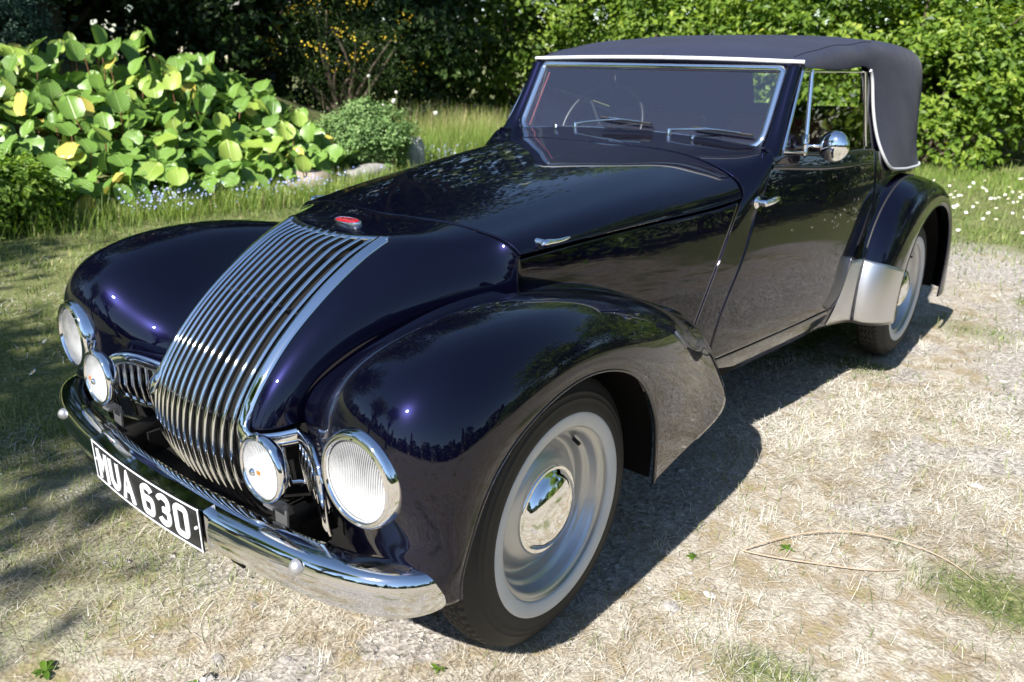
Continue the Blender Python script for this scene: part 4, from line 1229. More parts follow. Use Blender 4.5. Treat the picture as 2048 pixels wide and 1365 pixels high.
gy = np.concatenate([[-220, -150, -100, -70, -48, -34, -24, -17, -12, -9, -7, -5.5, -4.5], np.arange(-3.6, -1.6, .2), np.arange(-1.6, 5, .05), np.arange(5, 15, .16), [16, 18, 21, 26, 34, 46, 64, 90, 130, 180, 240]])
GX, GY = np.meshgrid(gx, gy, indexing='ij')
GZ = ground_z(GX, GY)
ground = grid('ground', np.stack([GX, GY, GZ], -1), ground_material(), None)
tag(ground, kind='structure')
set_attr(ground, 'gravel', m_gravel(GX, GY)); set_attr(ground, 'green', m_green(GX, GY))

def in_view(x, y, pad=1.15):
    """keep what the lens sees from about here, with a margin"""
    dx = x - 1.775; dy = y + 1.4115
    f = -.646 * dx + .763 * dy; r = .763 * dx + .646 * dy
    return (f > -.3) & (abs(r) < .64 * pad * f + 1.2)

def blades(name, x, y, L_, wdt, pitch, az, curl, tone, mat, parent=None, segs=2, z0=None):
    """thin tapering blades: base at (x,y), rising with pitch, bending over by curl"""
    n = len(x)
    z = ground_z(x, y) if z0 is None else z0
    rows = []
    dirx, diry = np.cos(az), np.sin(az); sx, sy = -diry, dirx
    px, py, pz = x.copy(), y.copy(), z.copy(); p = pitch.copy()
    for k in range(segs + 1):
        w = wdt * (1 - (k / segs) ** 1.5 * .85) * .5
        rows.append(np.stack([np.stack([px - sx * w, py - sy * w, pz], -1), np.stack([px + sx * w, py + sy * w, pz], -1)], 1))
        st = L_ / segs
        px = px + dirx * np.cos(p) * st; py = py + diry * np.cos(p) * st; pz = pz + np.sin(p) * st; p = p - curl / segs
    V = np.stack(rows, 1).reshape(n, -1, 3)                  # n, 2*(segs+1), 3
    m = V.shape[1]
    base = (np.arange(n) * m)[:, None, None]
    F = np.array([[2 * k, 2 * k + 1, 2 * k + 3, 2 * k + 2] for k in range(segs)])[None] + base
    o = mesh_np(name, V.reshape(-1, 3), F.reshape(-1, 4), mat, parent, smooth=False)
    set_attr(o, 'tone', np.repeat(tone, m))
    return o

STRAW = ramp_mat('straw', [(0, (.15, .12, .085)), (.35, (.34, .295, .22)), (.7, (.57, .53, .445)), (1, (.76, .74, .66))], .8, .15)
GRASS = ramp_mat('grass_blade', [(0, (.06, .10, .025)), (.45, (.14, .20, .05)), (.8, (.27, .33, .10)), (1, (.50, .46, .22))], .6, .3)
TALLG = ramp_mat('meadow_blade', [(0, (.07, .12, .025)), (.5, (.17, .26, .05)), (.85, (.30, .38, .09)), (1, (.50, .42, .24))], .6, .35)

def scatter(n, x0, x1, y0, y1):
    x = rng.uniform(x0, x1, n); y = rng.uniform(y0, y1, n)
    k = in_view(x, y); return x[k], y[k]
# flattened straw, dense close to the camera
xs_, ys_ = [], []
for n, (x0, x1, y0, y1) in ((190000, (-1.6, 2.6, -1.4, 2.6)), (70000, (-4.5, 3.2, -1.2, 6.5)), (14000, (-6, 3, 4, 10))):
    a_, b_ = scatter(n, x0, x1, y0, y1); xs_.append(a_); ys_.append(b_)
x = np.concatenate(xs_); y = np.concatenate(ys_)
pr_ = (1 - .72 * m_gravel(x, y)) * (1 - .45 * m_green(x, y)) * np.clip((fbm(x, y, 2.1, 77) - .37) * 4.0, .08, 1)
k = rng.random(len(x)) < pr_
x, y = x[k], y[k]; n = len(x)
dist = np.hypot(x - 1.775, y + 1.41)
straw = blades('dry_straw', x, y, rng.uniform(.014, .050, n) * (1 + .1 * dist), rng.uniform(.0010, .0021, n) * np.clip(dist / 2.2, .8, 2.5), rng.normal(.10, .22, n), rng.uniform(0, 6.28, n), rng.normal(.25, .35, n),
               np.clip(rng.normal(.52, .22, n) + (fbm(x, y, 1.3, 5) - .5) * 1.1 + (fbm(x, y, 7, 6, 2) - .5) * .5, 0, 1), STRAW, z0=ground_z(x, y) + rng.uniform(.0, .008, n))
tag(straw, 'bleached dry straw lying over the drive around the car', 'straw', kind='stuff')
# short green grass
xs_, ys_ = [], []
for n, (x0, x1, y0, y1) in ((110000, (-2.0, 2.4, -1.4, 2.8)), (120000, (-6.2, 3.0, -1.2, 7)), (60000, (-8.5, 3.5, 5, 11.5))):
    a_, b_ = scatter(n, x0, x1, y0, y1); xs_.append(a_); ys_.append(b_)
x = np.concatenate(xs_); y = np.concatenate(ys_)
clump = np.clip((fbm(x, y, 6.0, 91, 3) - .42) * 4, 0, 1)
k = rng.random(len(x)) < np.clip(m_green(x, y) * (.25 + clump), 0.0, 1) + .045
k &= ~((abs(x) < .62) & (y > -.2) & (y < 3.3))
x, y = x[k], y[k]; n = len(x)
dist = np.hypot(x - 1.775, y + 1.41)
grass = blades('grass', x, y, rng.uniform(.025, .065, n) * np.clip(.7 + .10 * dist, .7, 1.6), rng.uniform(.0014, .0026, n) * np.clip(dist / 2.4, .8, 3.2), rng.uniform(.5, 1.45, n), rng.uniform(0, 6.28, n), rng.uniform(.1, 1.1, n),
               np.clip(rng.normal(.45, .22, n) + (fbm(x, y, 1.2, 15) - .5) * .8, 0, 1), GRASS)
tag(grass, 'short green grass growing through the dry turf', 'grass', kind='stuff')

# dry tufts standing out of the matted straw
nt_ = 330; tx, ty = scatter(nt_ * 2, -1.5, 2.5, -1.2, 4.5); tx, ty = tx[:nt_], ty[:nt_]
k = np.repeat(np.arange(len(tx)), 34); n = len(k)
az_ = rng.uniform(0, 6.28, n)
x = tx[k] + rng.normal(0, .018, n); y = ty[k] + rng.normal(0, .018, n)
ok = ~((abs(x) < .70) & (y > -.45) & (y < 3.4)); x, y, az_, k = x[ok], y[ok], az_[ok], k[ok]; n = len(x)
tone_t = rng.uniform(.3, .95, len(tx))
tuft = blades('dry_tufts', x, y, rng.uniform(.02, .065, n), rng.uniform(.0008, .0015, n), rng.uniform(.35, 1.4, n), az_, rng.uniform(0, 1.2, n), np.clip(tone_t[k] + rng.normal(0, .15, n), 0, 1), STRAW)
tag(tuft, 'short dry grass tufts standing on the drive', 'grass', kind='stuff')

# ---- gravel chips lying loose
def pebble_mesh(n_lat=5, n_lon=7, seed=0, flat=.55):
    r_ = np.random.default_rng(seed)
    V = []
    for i in range(n_lat):
        t = np.pi * (i + .5) / n_lat
        for j in range(n_lon):
            p = 2 * np.pi * j / n_lon
            rr = 1 + r_.uniform(-.22, .22)
            V.append((rr * np.sin(t) * np.cos(p), rr * np.sin(t) * np.sin(p) * .8, rr * np.cos(t) * flat))
    V = np.array(V)
    F = [[i * n_lon + j, (i + 1) * n_lon + j, (i + 1) * n_lon + (j + 1) % n_lon, i * n_lon + (j + 1) % n_lon] for i in range(n_lat - 1) for j in range(n_lon)]
    top = list(range(n_lon)); bot = list(range((n_lat - 1) * n_lon, n_lat * n_lon))
    return V, np.array(F), np.array([top]), np.array([bot[::-1]])
STONE = ramp_mat('stone', [(0, (.13, .12, .115)), (.5, (.27, .26, .25)), (.85, (.42, .40, .38)), (1, (.62, .59, .55))], .8, 0)
PV, PF, _, _ = pebble_mesh(3, 5, 3)
a_, b_ = scatter(42000, -2.2, 2.9, -1.3, 6)
k = rng.random(len(a_)) < m_gravel(a_, b_) * .55 + .02
a_, b_ = a_[k], b_[k]; n = len(a_)
s_ = rng.uniform(.0025, .008, n) * (1 + (rng.random(n) > .985) * rng.uniform(.5, 2.2, n))
rot_ = rng.uniform(0, 6.28, n)
c_, si_ = np.cos(rot_)[:, None], np.sin(rot_)[:, None]
Vx = (PV[None, :, 0] * c_ - PV[None, :, 1] * si_) * s_[:, None] + a_[:, None]
Vy = (PV[None, :, 0] * si_ + PV[None, :, 1] * c_) * s_[:, None] + b_[:, None]
Vz = PV[None, :, 2] * s_[:, None] + (ground_z(a_, b_) + s_ * .15)[:, None]
V_ = np.stack([Vx, Vy, Vz], -1).reshape(-1, 3)
F_ = (PF[None] + (np.arange(n) * len(PV))[:, None, None]).reshape(-1, 4)
gch = mesh_np('gravel', V_, F_, STONE, None, smooth=False)
set_attr(gch, 'tone', np.repeat(np.clip(rng.normal(.5, .25, n), 0, 1), len(PV)))
tag(gch, 'loose grey gravel chips scattered on the drive', 'gravel', kind='stuff')

# ---- foliage masses
def leaf_cloud(name, C, N, size, tone, mat, parent=None, aspect=.55, fold=.25, segs=1):
    """one small folded leaf (kite of two faces) per point: C centres, N facing normals"""
    n = len(C)
    N = N / (np.linalg.norm(N, axis=1, keepdims=True) + 1e-9)
    ref = rng.normal(size=(n, 3)); T = np.cross(N, ref); T /= np.linalg.norm(T, axis=1, keepdims=True) + 1e-9
    B = np.cross(N, T)
    s = size[:, None]
    base = C - T * s * .5; tip = C + T * s * .5 - N * s * .10
    l = C + B * s * aspect * .5 + N * s * fold * .4 - T * s * .06; r = C - B * s * aspect * .5 + N * s * fold * .4 - T * s * .06
    V = np.stack([base, l, tip, r], 1)
    i = (np.arange(n) * 4)[:, None]
    F = np.concatenate([i + np.array([0, 2, 1]), i + np.array([0, 3, 2])])
    o = mesh_np(name, V.reshape(-1, 3), F, mat, parent, smooth=False)
    set_attr(o, 'tone', np.repeat(tone, 4))
    return o
def bush_points(center, radii, n_clump, per, clump_r, shell=.35, noise=.28, seed=0, lower=-.6):
    r_ = np.random.default_rng(seed)
    d = r_.normal(size=(n_clump * 2, 3)); d /= np.linalg.norm(d, axis=1, keepdims=True)
    d = d[d[:, 2] > lower][:n_clump]
    rad = (1 - shell * r_.random(len(d)) ** 1.6)
    bump = 1 + noise * (np.sin(d[:, 0] * 5 + seed) * np.cos(d[:, 2] * 6 + seed * 2) + .6 * np.sin(d[:, 1] * 9 + seed * 3)) * .6 + r_.normal(0, .05, len(d))
    cc = d * (rad * bump)[:, None] * np.array(radii) + np.array(center)
    k = np.repeat(np.arange(len(d)), per)
    off = r_.normal(0, 1, (len(k), 3)) * clump_r * np.array([1, 1, .6])
    P = cc[k] + off
    Nn = d[k] * .6 + off / (np.linalg.norm(off, axis=1, keepdims=True) + 1e-6) * .35 + np.array([0, -.15, .55]) + r_.normal(0, .45, (len(k), 3))
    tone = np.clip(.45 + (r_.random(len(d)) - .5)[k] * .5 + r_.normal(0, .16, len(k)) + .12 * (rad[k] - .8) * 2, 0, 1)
    return P, Nn, tone, cc
def stems(b, base, tips, r0, seed=0):
    r_ = np.random.default_rng(seed)
    for t in tips:
        m_ = np.array(base) * .45 + np.array(t) * .55 + r_.normal(0, .12, 3) * np.array([1, 1, .3])
        P = curve([base, m_, t], 8)
        b.tube(P, r0, 6, scale=np.linspace(1, .25, 8), caps=False)
BARK = simple('bark', (.085, .062, .045), .9, bump=(30, .6), var=.4, var_scale=10)
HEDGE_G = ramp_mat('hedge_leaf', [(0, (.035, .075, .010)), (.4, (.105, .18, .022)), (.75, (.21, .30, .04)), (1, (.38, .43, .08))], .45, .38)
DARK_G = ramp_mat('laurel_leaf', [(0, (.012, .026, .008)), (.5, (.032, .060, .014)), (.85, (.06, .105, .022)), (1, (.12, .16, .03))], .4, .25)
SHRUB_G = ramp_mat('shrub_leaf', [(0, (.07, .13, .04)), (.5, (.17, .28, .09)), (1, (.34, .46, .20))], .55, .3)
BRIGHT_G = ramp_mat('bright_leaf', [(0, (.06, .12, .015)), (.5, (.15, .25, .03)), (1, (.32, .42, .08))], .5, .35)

def bush(name, label, cat, base, radii, hc, mat, n_clump, per, leaf, clump_r, seed, group=None, trunk_r=.05, aspect=.6, shell=.5, bare=0.0, noise=.45, lower=-.6, part='crown'):
    bz_ = float(ground_z(np.array(base[0]), np.array(base[1])))
    t = thing(name, (base[0], base[1], bz_), label, cat, group)
    c = (0, 0, hc)
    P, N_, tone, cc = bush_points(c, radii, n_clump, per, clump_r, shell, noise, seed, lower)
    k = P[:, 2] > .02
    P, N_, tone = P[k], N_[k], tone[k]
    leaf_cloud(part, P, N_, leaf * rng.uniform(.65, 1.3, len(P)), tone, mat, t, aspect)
    b = Bag()
    sel = cc[np.random.default_rng(seed).choice(len(cc), min(len(cc), 14), replace=False)]
    if trunk_r > .07:
        top = np.array([0, 0, hc * .75])
        b.tube(curve([(0, 0, -.1), (.06, -.04, hc * .4), top], 10), trunk_r, 10, scale=np.linspace(1.15, .5, 10), caps=False)
        stems(b, (0.03, -.02, hc * .5), sel, trunk_r * .4, seed)
        b.build('trunk', BARK, t)
    else:
        stems(b, (0, 0, -.05), sel, trunk_r, seed)
        b.build('stems', BARK, t)
    return t

# sunlit hedge along the back and right
bush('hedge_bush', 'sunlit bright green hedge bush rising behind the hood', 'bush', (-3.2, 12.6), (2.2, 1.5, 2.1), 1.6, HEDGE_G, 470, 34, .120, .17, 1, 'bushes of the back hedge')
bush('hedge_bush', 'tall sunlit hedge bush at the right edge of the picture', 'bush', (.2, 13.6), (2.3, 1.5, 2.5), 1.9, HEDGE_G, 480, 34, .120, .17, 2, 'bushes of the back hedge')
bush('hedge_bush', 'bright low hedge bush right of the hood above the daisies', 'bush', (-1.5, 11.9), (1.5, 1.0, 1.25), 1.0, HEDGE_G, 420, 34, .105, .15, 3, 'bushes of the back hedge')
bush('hedge_bush', 'half shaded hedge bush above the windscreen top', 'bush', (-6.2, 12.8), (2.2, 1.5, 2.3), 1.7, HEDGE_G, 420, 32, .115, .18, 4, 'bushes of the back hedge')
bush('hedge_bush', 'dark shaded hedge bush left of the windscreen', 'bush', (-8.7, 12.2), (1.9, 1.4, 2.4), 1.8, HEDGE_G, 430, 32, .11, .18, 5, 'bushes of the back hedge')
bush('hedge_bush', 'hedge bush standing beyond the right picture edge', 'bush', (3.4, 12.6), (2.3, 1.6, 2.3), 1.7, HEDGE_G, 240, 30, .14, .2, 6, 'bushes of the back hedge')
# dark laurels on the bank
for i, (x, y, r_, h_, lb) in enumerate([
        (-10.6, 9.6, 1.9, 2.2, 'dark laurel bush beside the yellow flowered broom, towards the windscreen'), (-11.2, 6.6, 1.9, 2.1, 'dark laurel bush behind the rounded shrub'),
        (-11.4, 3.6, 1.9, 2.1, 'dark laurel bush behind the big leaved clump'), (-11.0, .9, 1.8, 2.0, 'dark laurel bush in the top left corner'),
        (-10.4, -1.8, 1.8, 2.0, 'dark laurel bush beyond the left picture edge')]):
    bush('laurel_bush', lb, 'bush', (x, y), (r_, r_ * .95, h_), h_ * .72, DARK_G, 520, 30, .13, .2, 20 + i, 'dark laurels on the bank')
# broom with orange-yellow flowers
t = bush('broom_bush', 'dark broom bush dotted with orange yellow flowers', 'bush', (-9.1, 7.2), (1.25, .8, 1.0), 1.0, DARK_G, 240, 34, .05, .13, 41, aspect=.3)
FLOWER_Y = ramp_mat('broom_flower', [(0, (.34, .22, .01)), (1, (.55, .42, .03))], .6, .2)
P, N_, tone, cc = bush_points((0, -.05, 1.0), (1.35, .9, 1.05), 42, 12, .10, .12, .2, 43, -.2)
o = leaf_cloud('flowers', P, N_, rng.uniform(.025, .05, len(P)), tone, FLOWER_Y, t, .8); o['kind'] = 'stuff'
# rounded silver-green shrub, bright shrub low at left
bush('rounded_shrub', 'rounded grey green shrub with small leaves beside the stones', 'shrub', (-6.45, 5.45), (.50, .52, .44), .40, SHRUB_G, 560, 30, .044, .055, 51, shell=.30, noise=.30, trunk_r=.014)
bush('leafy_shrub', 'bright small leaved shrub at the left edge below the big leaves', 'shrub', (-5.62, .92), (.36, .42, .34), .26, BRIGHT_G, 260, 20, .055, .06, 52, shell=.3, noise=.2, trunk_r=.014)
bush('silver_shrub', 'dim blue green cushion of fine leaves in shade at the left', 'shrub', (-9.3, 1.9), (.95, 1.1, .6), .40, simple and ramp_mat('cushion_leaf', [(0, (.02, .045, .03)), (1, (.07, .13, .085))], .6, .2), 330, 34, .05, .09, 53, shell=.25, noise=.1, trunk_r=.012)

# ---- trees out of the frame that throw the shade and show in the paint
bush('tree', 'leafy tree behind the viewer shading the left foreground', 'tree', (-1.55, -7.45), (1.4, 1.2, 1.2), 5.2, HEDGE_G, 260, 30, .15, .20, 61, trunk_r=.16, shell=.75, lower=-.95)
bush('tree', 'tall tree on the bank left of the view', 'tree', (-10.9, -3.2), (2.6, 3.2, 2.8), 6.6, DARK_G, 420, 30, .20, .34, 62, trunk_r=.22, shell=.8, lower=-.95)
bush('tree', 'tall tree above the laurels behind the broom', 'tree', (-10.6, 3.4), (2.7, 2.6, 2.2), 7.2, DARK_G, 420, 30, .20, .34, 63, trunk_r=.22, shell=.8, lower=-.95)
bush('tree', 'tall tree arching over the dark corner of the hedge', 'tree', (-10.4, 8.6), (3.4, 2.4, 1.9), 7.4, DARK_G, 420, 30, .20, .34, 64, trunk_r=.2, shell=.8, lower=-.95)
bush('tree', 'broad tree right of the view mirrored in the near wing', 'tree', (7.0, 7.2), (2.5, 2.5, 2.6), 4.6, HEDGE_G, 360, 28, .22, .34, 65, trunk_r=.2, shell=.5, lower=-.95)
for i, (x, y, lb) in enumerate([(6.0, 11.2, 'hedge bush right of the view towards the back'), (6.6, 8.2, 'hedge bush right of the view under the broad tree'), (7.6, 4.9, 'hedge bush right of the view level with the rear wheel')]):
    bush('hedge_bush', lb, 'bush', (x, y), (1.3, 1.7, 1.3), 1.0, HEDGE_G, 190, 26, .15, .2, 70 + i, 'bushes right of the track')
for i, (x, y, lb) in enumerate([(-6.8, 15.8, 'tall tree behind the hedge towards the dark corner'), (-1.8, 16.8, 'tall tree behind the hedge above the hood'), (3.6, 16.2, 'tall tree behind the hedge beyond the right edge')]):
    bush('tree', lb, 'tree', (x, y), (2.9, 2.4, 3.2), 6.4, HEDGE_G, 330, 28, .26, .36, 80 + i, 'trees behind the hedge', trunk_r=.22, shell=.6, lower=-.95)
# far wood on the other side of the field
P_all, N_all, T_all = [], [], []
r_ = np.random.default_rng(5)
for i in range(70):
    az_ = R(-200) + R(235) * i / 69 + r_.normal(0, .02)            # from the left, round behind the viewer, to the right
    dist_ = r_.uniform(30, 42); h_ = r_.uniform(4.5, 9.5) * (1.25 if i % 9 == 3 else 1)
    cx_, cy_ = dist_ * math.cos(az_), dist_ * math.sin(az_)
    con = i % 3 == 0
    nn = 420
    u = r_.random(nn); a2 = r_.uniform(0, 6.28, nn)
    rad = (1.9 * (1 - u) ** .8 + .1 if con else 2.6 * np.sqrt(np.clip(1 - (2 * u - 1) ** 2, 0, 1)) + .3) * (.6 + .4 * r_.random(nn))
    P = np.stack([cx_ + rad * np.cos(a2), cy_ + rad * np.sin(a2), .3 + u * h_], 1)
    P_all.append(P); N_all.append(np.stack([np.cos(a2), np.sin(a2), np.full(nn, .8)], 1) + r_.normal(0, .4, (nn, 3))); T_all.append(np.clip(r_.normal(.25 if con else .5, .2, nn), 0, 1))
P = np.concatenate(P_all)
wood = leaf_cloud('far_wood', P, np.concatenate(N_all), r_.uniform(.6, 1.1, len(P)), np.concatenate(T_all), DARK_G, None, .8)
tag(wood, 'far wood edging the field beyond the drive', 'wood', kind='stuff')

bush('tree', 'second leafy tree behind the viewer left of the first', 'tree', (-4.7, -6.7), (1.5, 1.5, 1.4), 5.0, HEDGE_G, 170, 30, .16, .24, 67, trunk_r=.15, shell=.75, lower=-.95)
# woodland closing the view behind the hedge
r_ = np.random.default_rng(6); nn = 26000
u = r_.random(nn); line = np.array([(-15, -8, 0), (-16, 3, 0), (-15, 12, 0), (-10, 18, 0), (-2, 19, 0), (9, 18.5, 0)], float)
seg = curve(line, 200); q_ = seg[np.clip((u * 200).astype(int), 0, 199)]
P = np.stack([q_[:, 0] + r_.normal(0, .7, nn), q_[:, 1] + r_.normal(0, .7, nn), r_.random(nn) ** .8 * 9.5 + .1 + 0.6 * np.sin(u * 60)], 1)
wl = leaf_cloud('woodland', P, np.array([.4, -.5, .5]) + r_.normal(0, .5, (nn, 3)), r_.uniform(.28, .55, nn), np.clip(r_.normal(.4, .25, nn), 0, 1), DARK_G, None, .75)
tag(wl, 'dim woodland closing the view behind the hedges', 'wood', kind='stuff')

# ---- big-leaved clump (bergenia): each leaf its own part
def leaf_mat(name, c0, c1, vein):
    m, nt, b = new_mat(name); L = nt.links
    tc = nt.nodes.new('ShaderNodeTexCoord'); sp = nt.nodes.new('ShaderNodeSeparateXYZ'); L.new(tc.outputs['Object'], sp.inputs[0])
    ab = nt.nodes.new('ShaderNodeMath'); ab.operation = 'ABSOLUTE'; L.new(sp.outputs['X'], ab.inputs[0])
    # side veins rise away from the midrib
    a1 = nt.nodes.new('ShaderNodeMath'); a1.operation = 'MULTIPLY_ADD'; a1.inputs[1].default_value = -.75; L.new(ab.outputs[0], a1.inputs[0]); L.new(sp.outputs['Y'], a1.inputs[2])
    sn_ = nt.nodes.new('ShaderNodeMath'); sn_.operation = 'MULTIPLY'; sn_.inputs[1].default_value = 210; L.new(a1.outputs[0], sn_.inputs[0])
    s2 = nt.nodes.new('ShaderNodeMath'); s2.operation = 'SINE'; L.new(sn_.outputs[0], s2.inputs[0])
    v1 = nt.nodes.new('ShaderNodeMapRange'); v1.inputs['From Min'].default_value = .80; v1.inputs['From Max'].default_value = 1.0; L.new(s2.outputs[0], v1.inputs['Value'])
    v2 = nt.nodes.new('ShaderNodeMapRange'); v2.inputs['From Min'].default_value = .006; v2.inputs['From Max'].default_value = .001; L.new(ab.outputs[0], v2.inputs['Value'])
    mx_ = nt.nodes.new('ShaderNodeMath'); mx_.operation = 'MAXIMUM'; L.new(v1.outputs[0], mx_.inputs[0]); L.new(v2.outputs[0], mx_.inputs[1])
    hf = nt.nodes.new('ShaderNodeMath'); hf.operation = 'MULTIPLY'; hf.inputs[1].default_value = .55; L.new(mx_.outputs[0], hf.inputs[0])
    oi = nt.nodes.new('ShaderNodeObjectInfo')
    base = nt.nodes.new('ShaderNodeMix'); base.data_type = 'RGBA'; base.inputs['A'].default_value = (*c0, 1); base.inputs['B'].default_value = (*c1, 1); L.new(oi.outputs['Random'], base.inputs['Factor'])
    vm = nt.nodes.new('ShaderNodeMix'); vm.data_type = 'RGBA'; L.new(hf.outputs[0], vm.inputs['Factor']); L.new(base.outputs['Result'], vm.inputs['A']); vm.inputs['B'].default_value = (*vein, 1)
    L.new(vm.outputs['Result'], b.inputs['Base Color'])
    b.inputs['Roughness'].default_value = .38; b.inputs['Specular IOR Level'].default_value = .5
    tl = nt.nodes.new('ShaderNodeBsdfTranslucent'); L.new(vm.outputs['Result'], tl.inputs[0])
    mx = nt.nodes.new('ShaderNodeMixShader'); mx.inputs[0].default_value = .22
    L.new(b.outputs[0], mx.inputs[1]); L.new(tl.outputs[0], mx.inputs[2]); L.new(mx.outputs[0], nt.nodes['Material Output'].inputs[0])
    bp = nt.nodes.new('ShaderNodeBump'); bp.invert = True; bp.inputs['Strength'].default_value = .5; bp.inputs['Distance'].default_value = .006
    L.new(mx_.outputs[0], bp.inputs['Height']); L.new(bp.outputs[0], b.inputs['Normal'])
    return m
LM = [leaf_mat('clump_leaf_green', (.095, .20, .030), (.16, .29, .045), (.34, .46, .15)), leaf_mat('clump_leaf_lime', (.22, .34, .045), (.32, .43, .07), (.48, .54, .20)),
      leaf_mat('clump_leaf_yellow', (.50, .42, .07), (.62, .52, .10), (.72, .64, .26))]
def leaf_shape(seed):
    r_ = np.random.default_rng(seed)
    nu_, nv_ = 7, 5
    u = np.linspace(0, 1, nu_)[:, None]; v = np.linspace(-1, 1, nv_)[None, :]
    u = (1 - np.cos(np.pi * u)) / 2
    half = .102 * np.sqrt(np.clip(4 * (u ** .85) * (1 - u ** .85), 0, 1)) + .003
    X = v * half * (1 + .05 * np.sin(u * 9 + seed)); Y = u * .225 + .012 * (1 - v ** 2) * (u > .9)
    cup = r_.uniform(.5, 2.2); bend = r_.uniform(-1.6, .6); wav = r_.uniform(.006, .018)
    Z = cup * X ** 2 * 2.2 + bend * Y ** 2 * .8 + wav * np.sin(u * 8 + v * 2.5 + seed) * abs(v)
    V = np.stack([X + 0 * u, Y + 0 * v, Z], -1).reshape(-1, 3)
    return V, grid_faces(nu_, nv_)
leaf_me = {}
for s_ in range(7):
    V, F = leaf_shape(s_)
    for k, mt in enumerate(LM):
        o = mesh_np('leaf', V, F, mt, None)
        leaf_me[s_, k] = o.data; bpy.data.objects.remove(o, do_unlink=True)
cl = thing('big_leaved_clump', (-6.6, 2.7, float(ground_z(np.array(-6.6), np.array(2.7)))), 'broad clump of large round glossy green and yellow leaves on the bank', 'plant')
cl_loc = Vector(cl.location)
r_ = np.random.default_rng(17)
made = 0; tries = 0; pts_l = []
sb = Bag()
while made < 295 and tries < 40000:
    tries += 1
    x = r_.uniform(-8.6, -5.35); y = r_.uniform(.75, 5.0)
    # footprint: a band widening to the front, rising to the left-back
    if x > border_x(y) + .12 or (y < 1.3 and x > -5.75): continue
    if y > 5.0 - .25 * (x + 5.8) and x > -7.2: continue
    dd = border_x(y) - x
    if dd > 2.7 - .22 * abs(y - 2.2): continue
    g = float(ground_z(np.array(x), np.array(y)))
    h = r_.uniform(.10, .50) * (1 if dd > .35 else .62) + .06 * math.sin(x * 2 + y * 3) + .38 * math.exp(-((x + 7.9) ** 2 + (y - 3.0) ** 2) / .55)
    p = np.array([x, y, g + h])
    if pts_l and np.min(np.linalg.norm(np.array(pts_l) - p, axis=1)) < .085: continue
    pts_l.append(p)
    # leaf faces up and outwards to the light, stalk end low
    az_ = math.atan2(-(.55), .75) + r_.normal(0, .75)
    tilt = r_.normal(R(56), R(20))
    q = Euler((tilt, 0, az_ + math.pi / 2)).to_quaternion() @ Euler((0, r_.normal(0, .3), 0)).to_quaternion()
    kind = 0 if r_.random() < .66 else (1 if r_.random() < .80 else 2)
    o = bpy.data.objects.new('leaf', leaf_me[int(r_.integers(7)), kind]); COL.objects.link(o)
    o.parent = cl
    o.rotation_mode = 'QUATERNION'; o.rotation_quaternion = q
    sc_ = r_.uniform(.78, 1.18) * (1.0 if r_.random() > .15 else .65)
    o.scale = (sc_, sc_, sc_)
    o.location = Vector(p) - cl_loc - q @ Vector((0, .11 * sc_, 0))
    root_p = np.array(o.location); foot = np.array([root_p[0] + r_.normal(0, .05), root_p[1] + r_.normal(0, .05), g - cl_loc.z])
    if made % 2 == 0:
        sb.tube(np.stack([foot, (foot + root_p) / 2 + r_.normal(0, .02, 3), root_p]), .006, 5, caps=False)
    made += 1
# the shaded leaves underneath, too deep to tell apart
fb = Bag(); Vl, Fl = leaf_shape(3)
for _ in range(900):
    y = r_.uniform(.75, 4.9); x = border_x(y) - r_.uniform(.0, 2.5)
    g = float(ground_z(np.array(x), np.array(y)))
    q = Euler((r_.normal(R(35), R(25)), r_.normal(0, .4), r_.uniform(-.6, 2.4))).to_matrix()
    fb.add((Vl * r_.uniform(.75, 1.1)) @ np.array(q).T + np.array([x - cl_loc.x, y - cl_loc.y, g - cl_loc.z + r_.uniform(.02, .30)]), Fl)
fo = fb.build('under_leaves', LM[0], cl); fo['kind'] = 'stuff'
st_ = sb.build('stalks', simple('red_stalk', (.17, .07, .035), .6), cl); st_['kind'] = 'stuff'

# ---- stones along the border
def rock(name, label, loc, size, seed, tone, rz=0.0):
    n1_, n2_ = 14, 20
    th = np.linspace(0.02, np.pi - .02, n1_)[:, None]; ph = np.linspace(0, 2 * np.pi, n2_, endpoint=False)[None, :]
    d = np.stack([np.sin(th) * np.cos(ph), np.sin(th) * np.sin(ph), np.cos(th) + 0 * ph], -1)
    r_ = 1 + .22 * (fbm(d[..., 0] * 1 + 5, d[..., 1] + d[..., 2] * 1.3 + seed, 1.6, seed) - .5) * 2 + .10 * (fbm(d[..., 0] + d[..., 2] + 3, d[..., 1] * 1.2 + 9, 4, seed + 5) - .5)
    V = np.sign(d) * abs(d) ** .75 * r_[..., None] * np.array(size) / 2
    zb = float(ground_z(np.array(loc[0]), np.array(loc[1])))
    o = grid(name, V, tone, None, flip=True, wrap_v=True)
    o.location = (loc[0], loc[1], zb + size[2] * .22); o.rotation_euler = (0, 0, rz)
    return tag(o, label, 'stone', 'stones edging the bed')
ROCK = simple('grey_rock', (.30, .28, .27), .85, bump=(14, .7), var=.35, var_scale=7)
ROCK_P = simple('pale_rock', (.50, .47, .44), .85, bump=(14, .7), var=.25, var_scale=7)
rock('border_stone', 'brown grey boulder below the right end of the big leaves', (-5.75, 4.05), (.50, .42, .34), 1, simple('brown_rock', (.27, .22, .18), .85, bump=(12, .7), var=.3), .3)
rock('border_stone', 'long grey slab of stone in front of the rounded shrub', (-5.95, 5.0), (.40, .95, .22), 2, ROCK, .35)
rock('border_stone', 'pale boulder at the right foot of the rounded shrub', (-6.45, 6.25), (.34, .34, .60), 3, ROCK_P, .8)
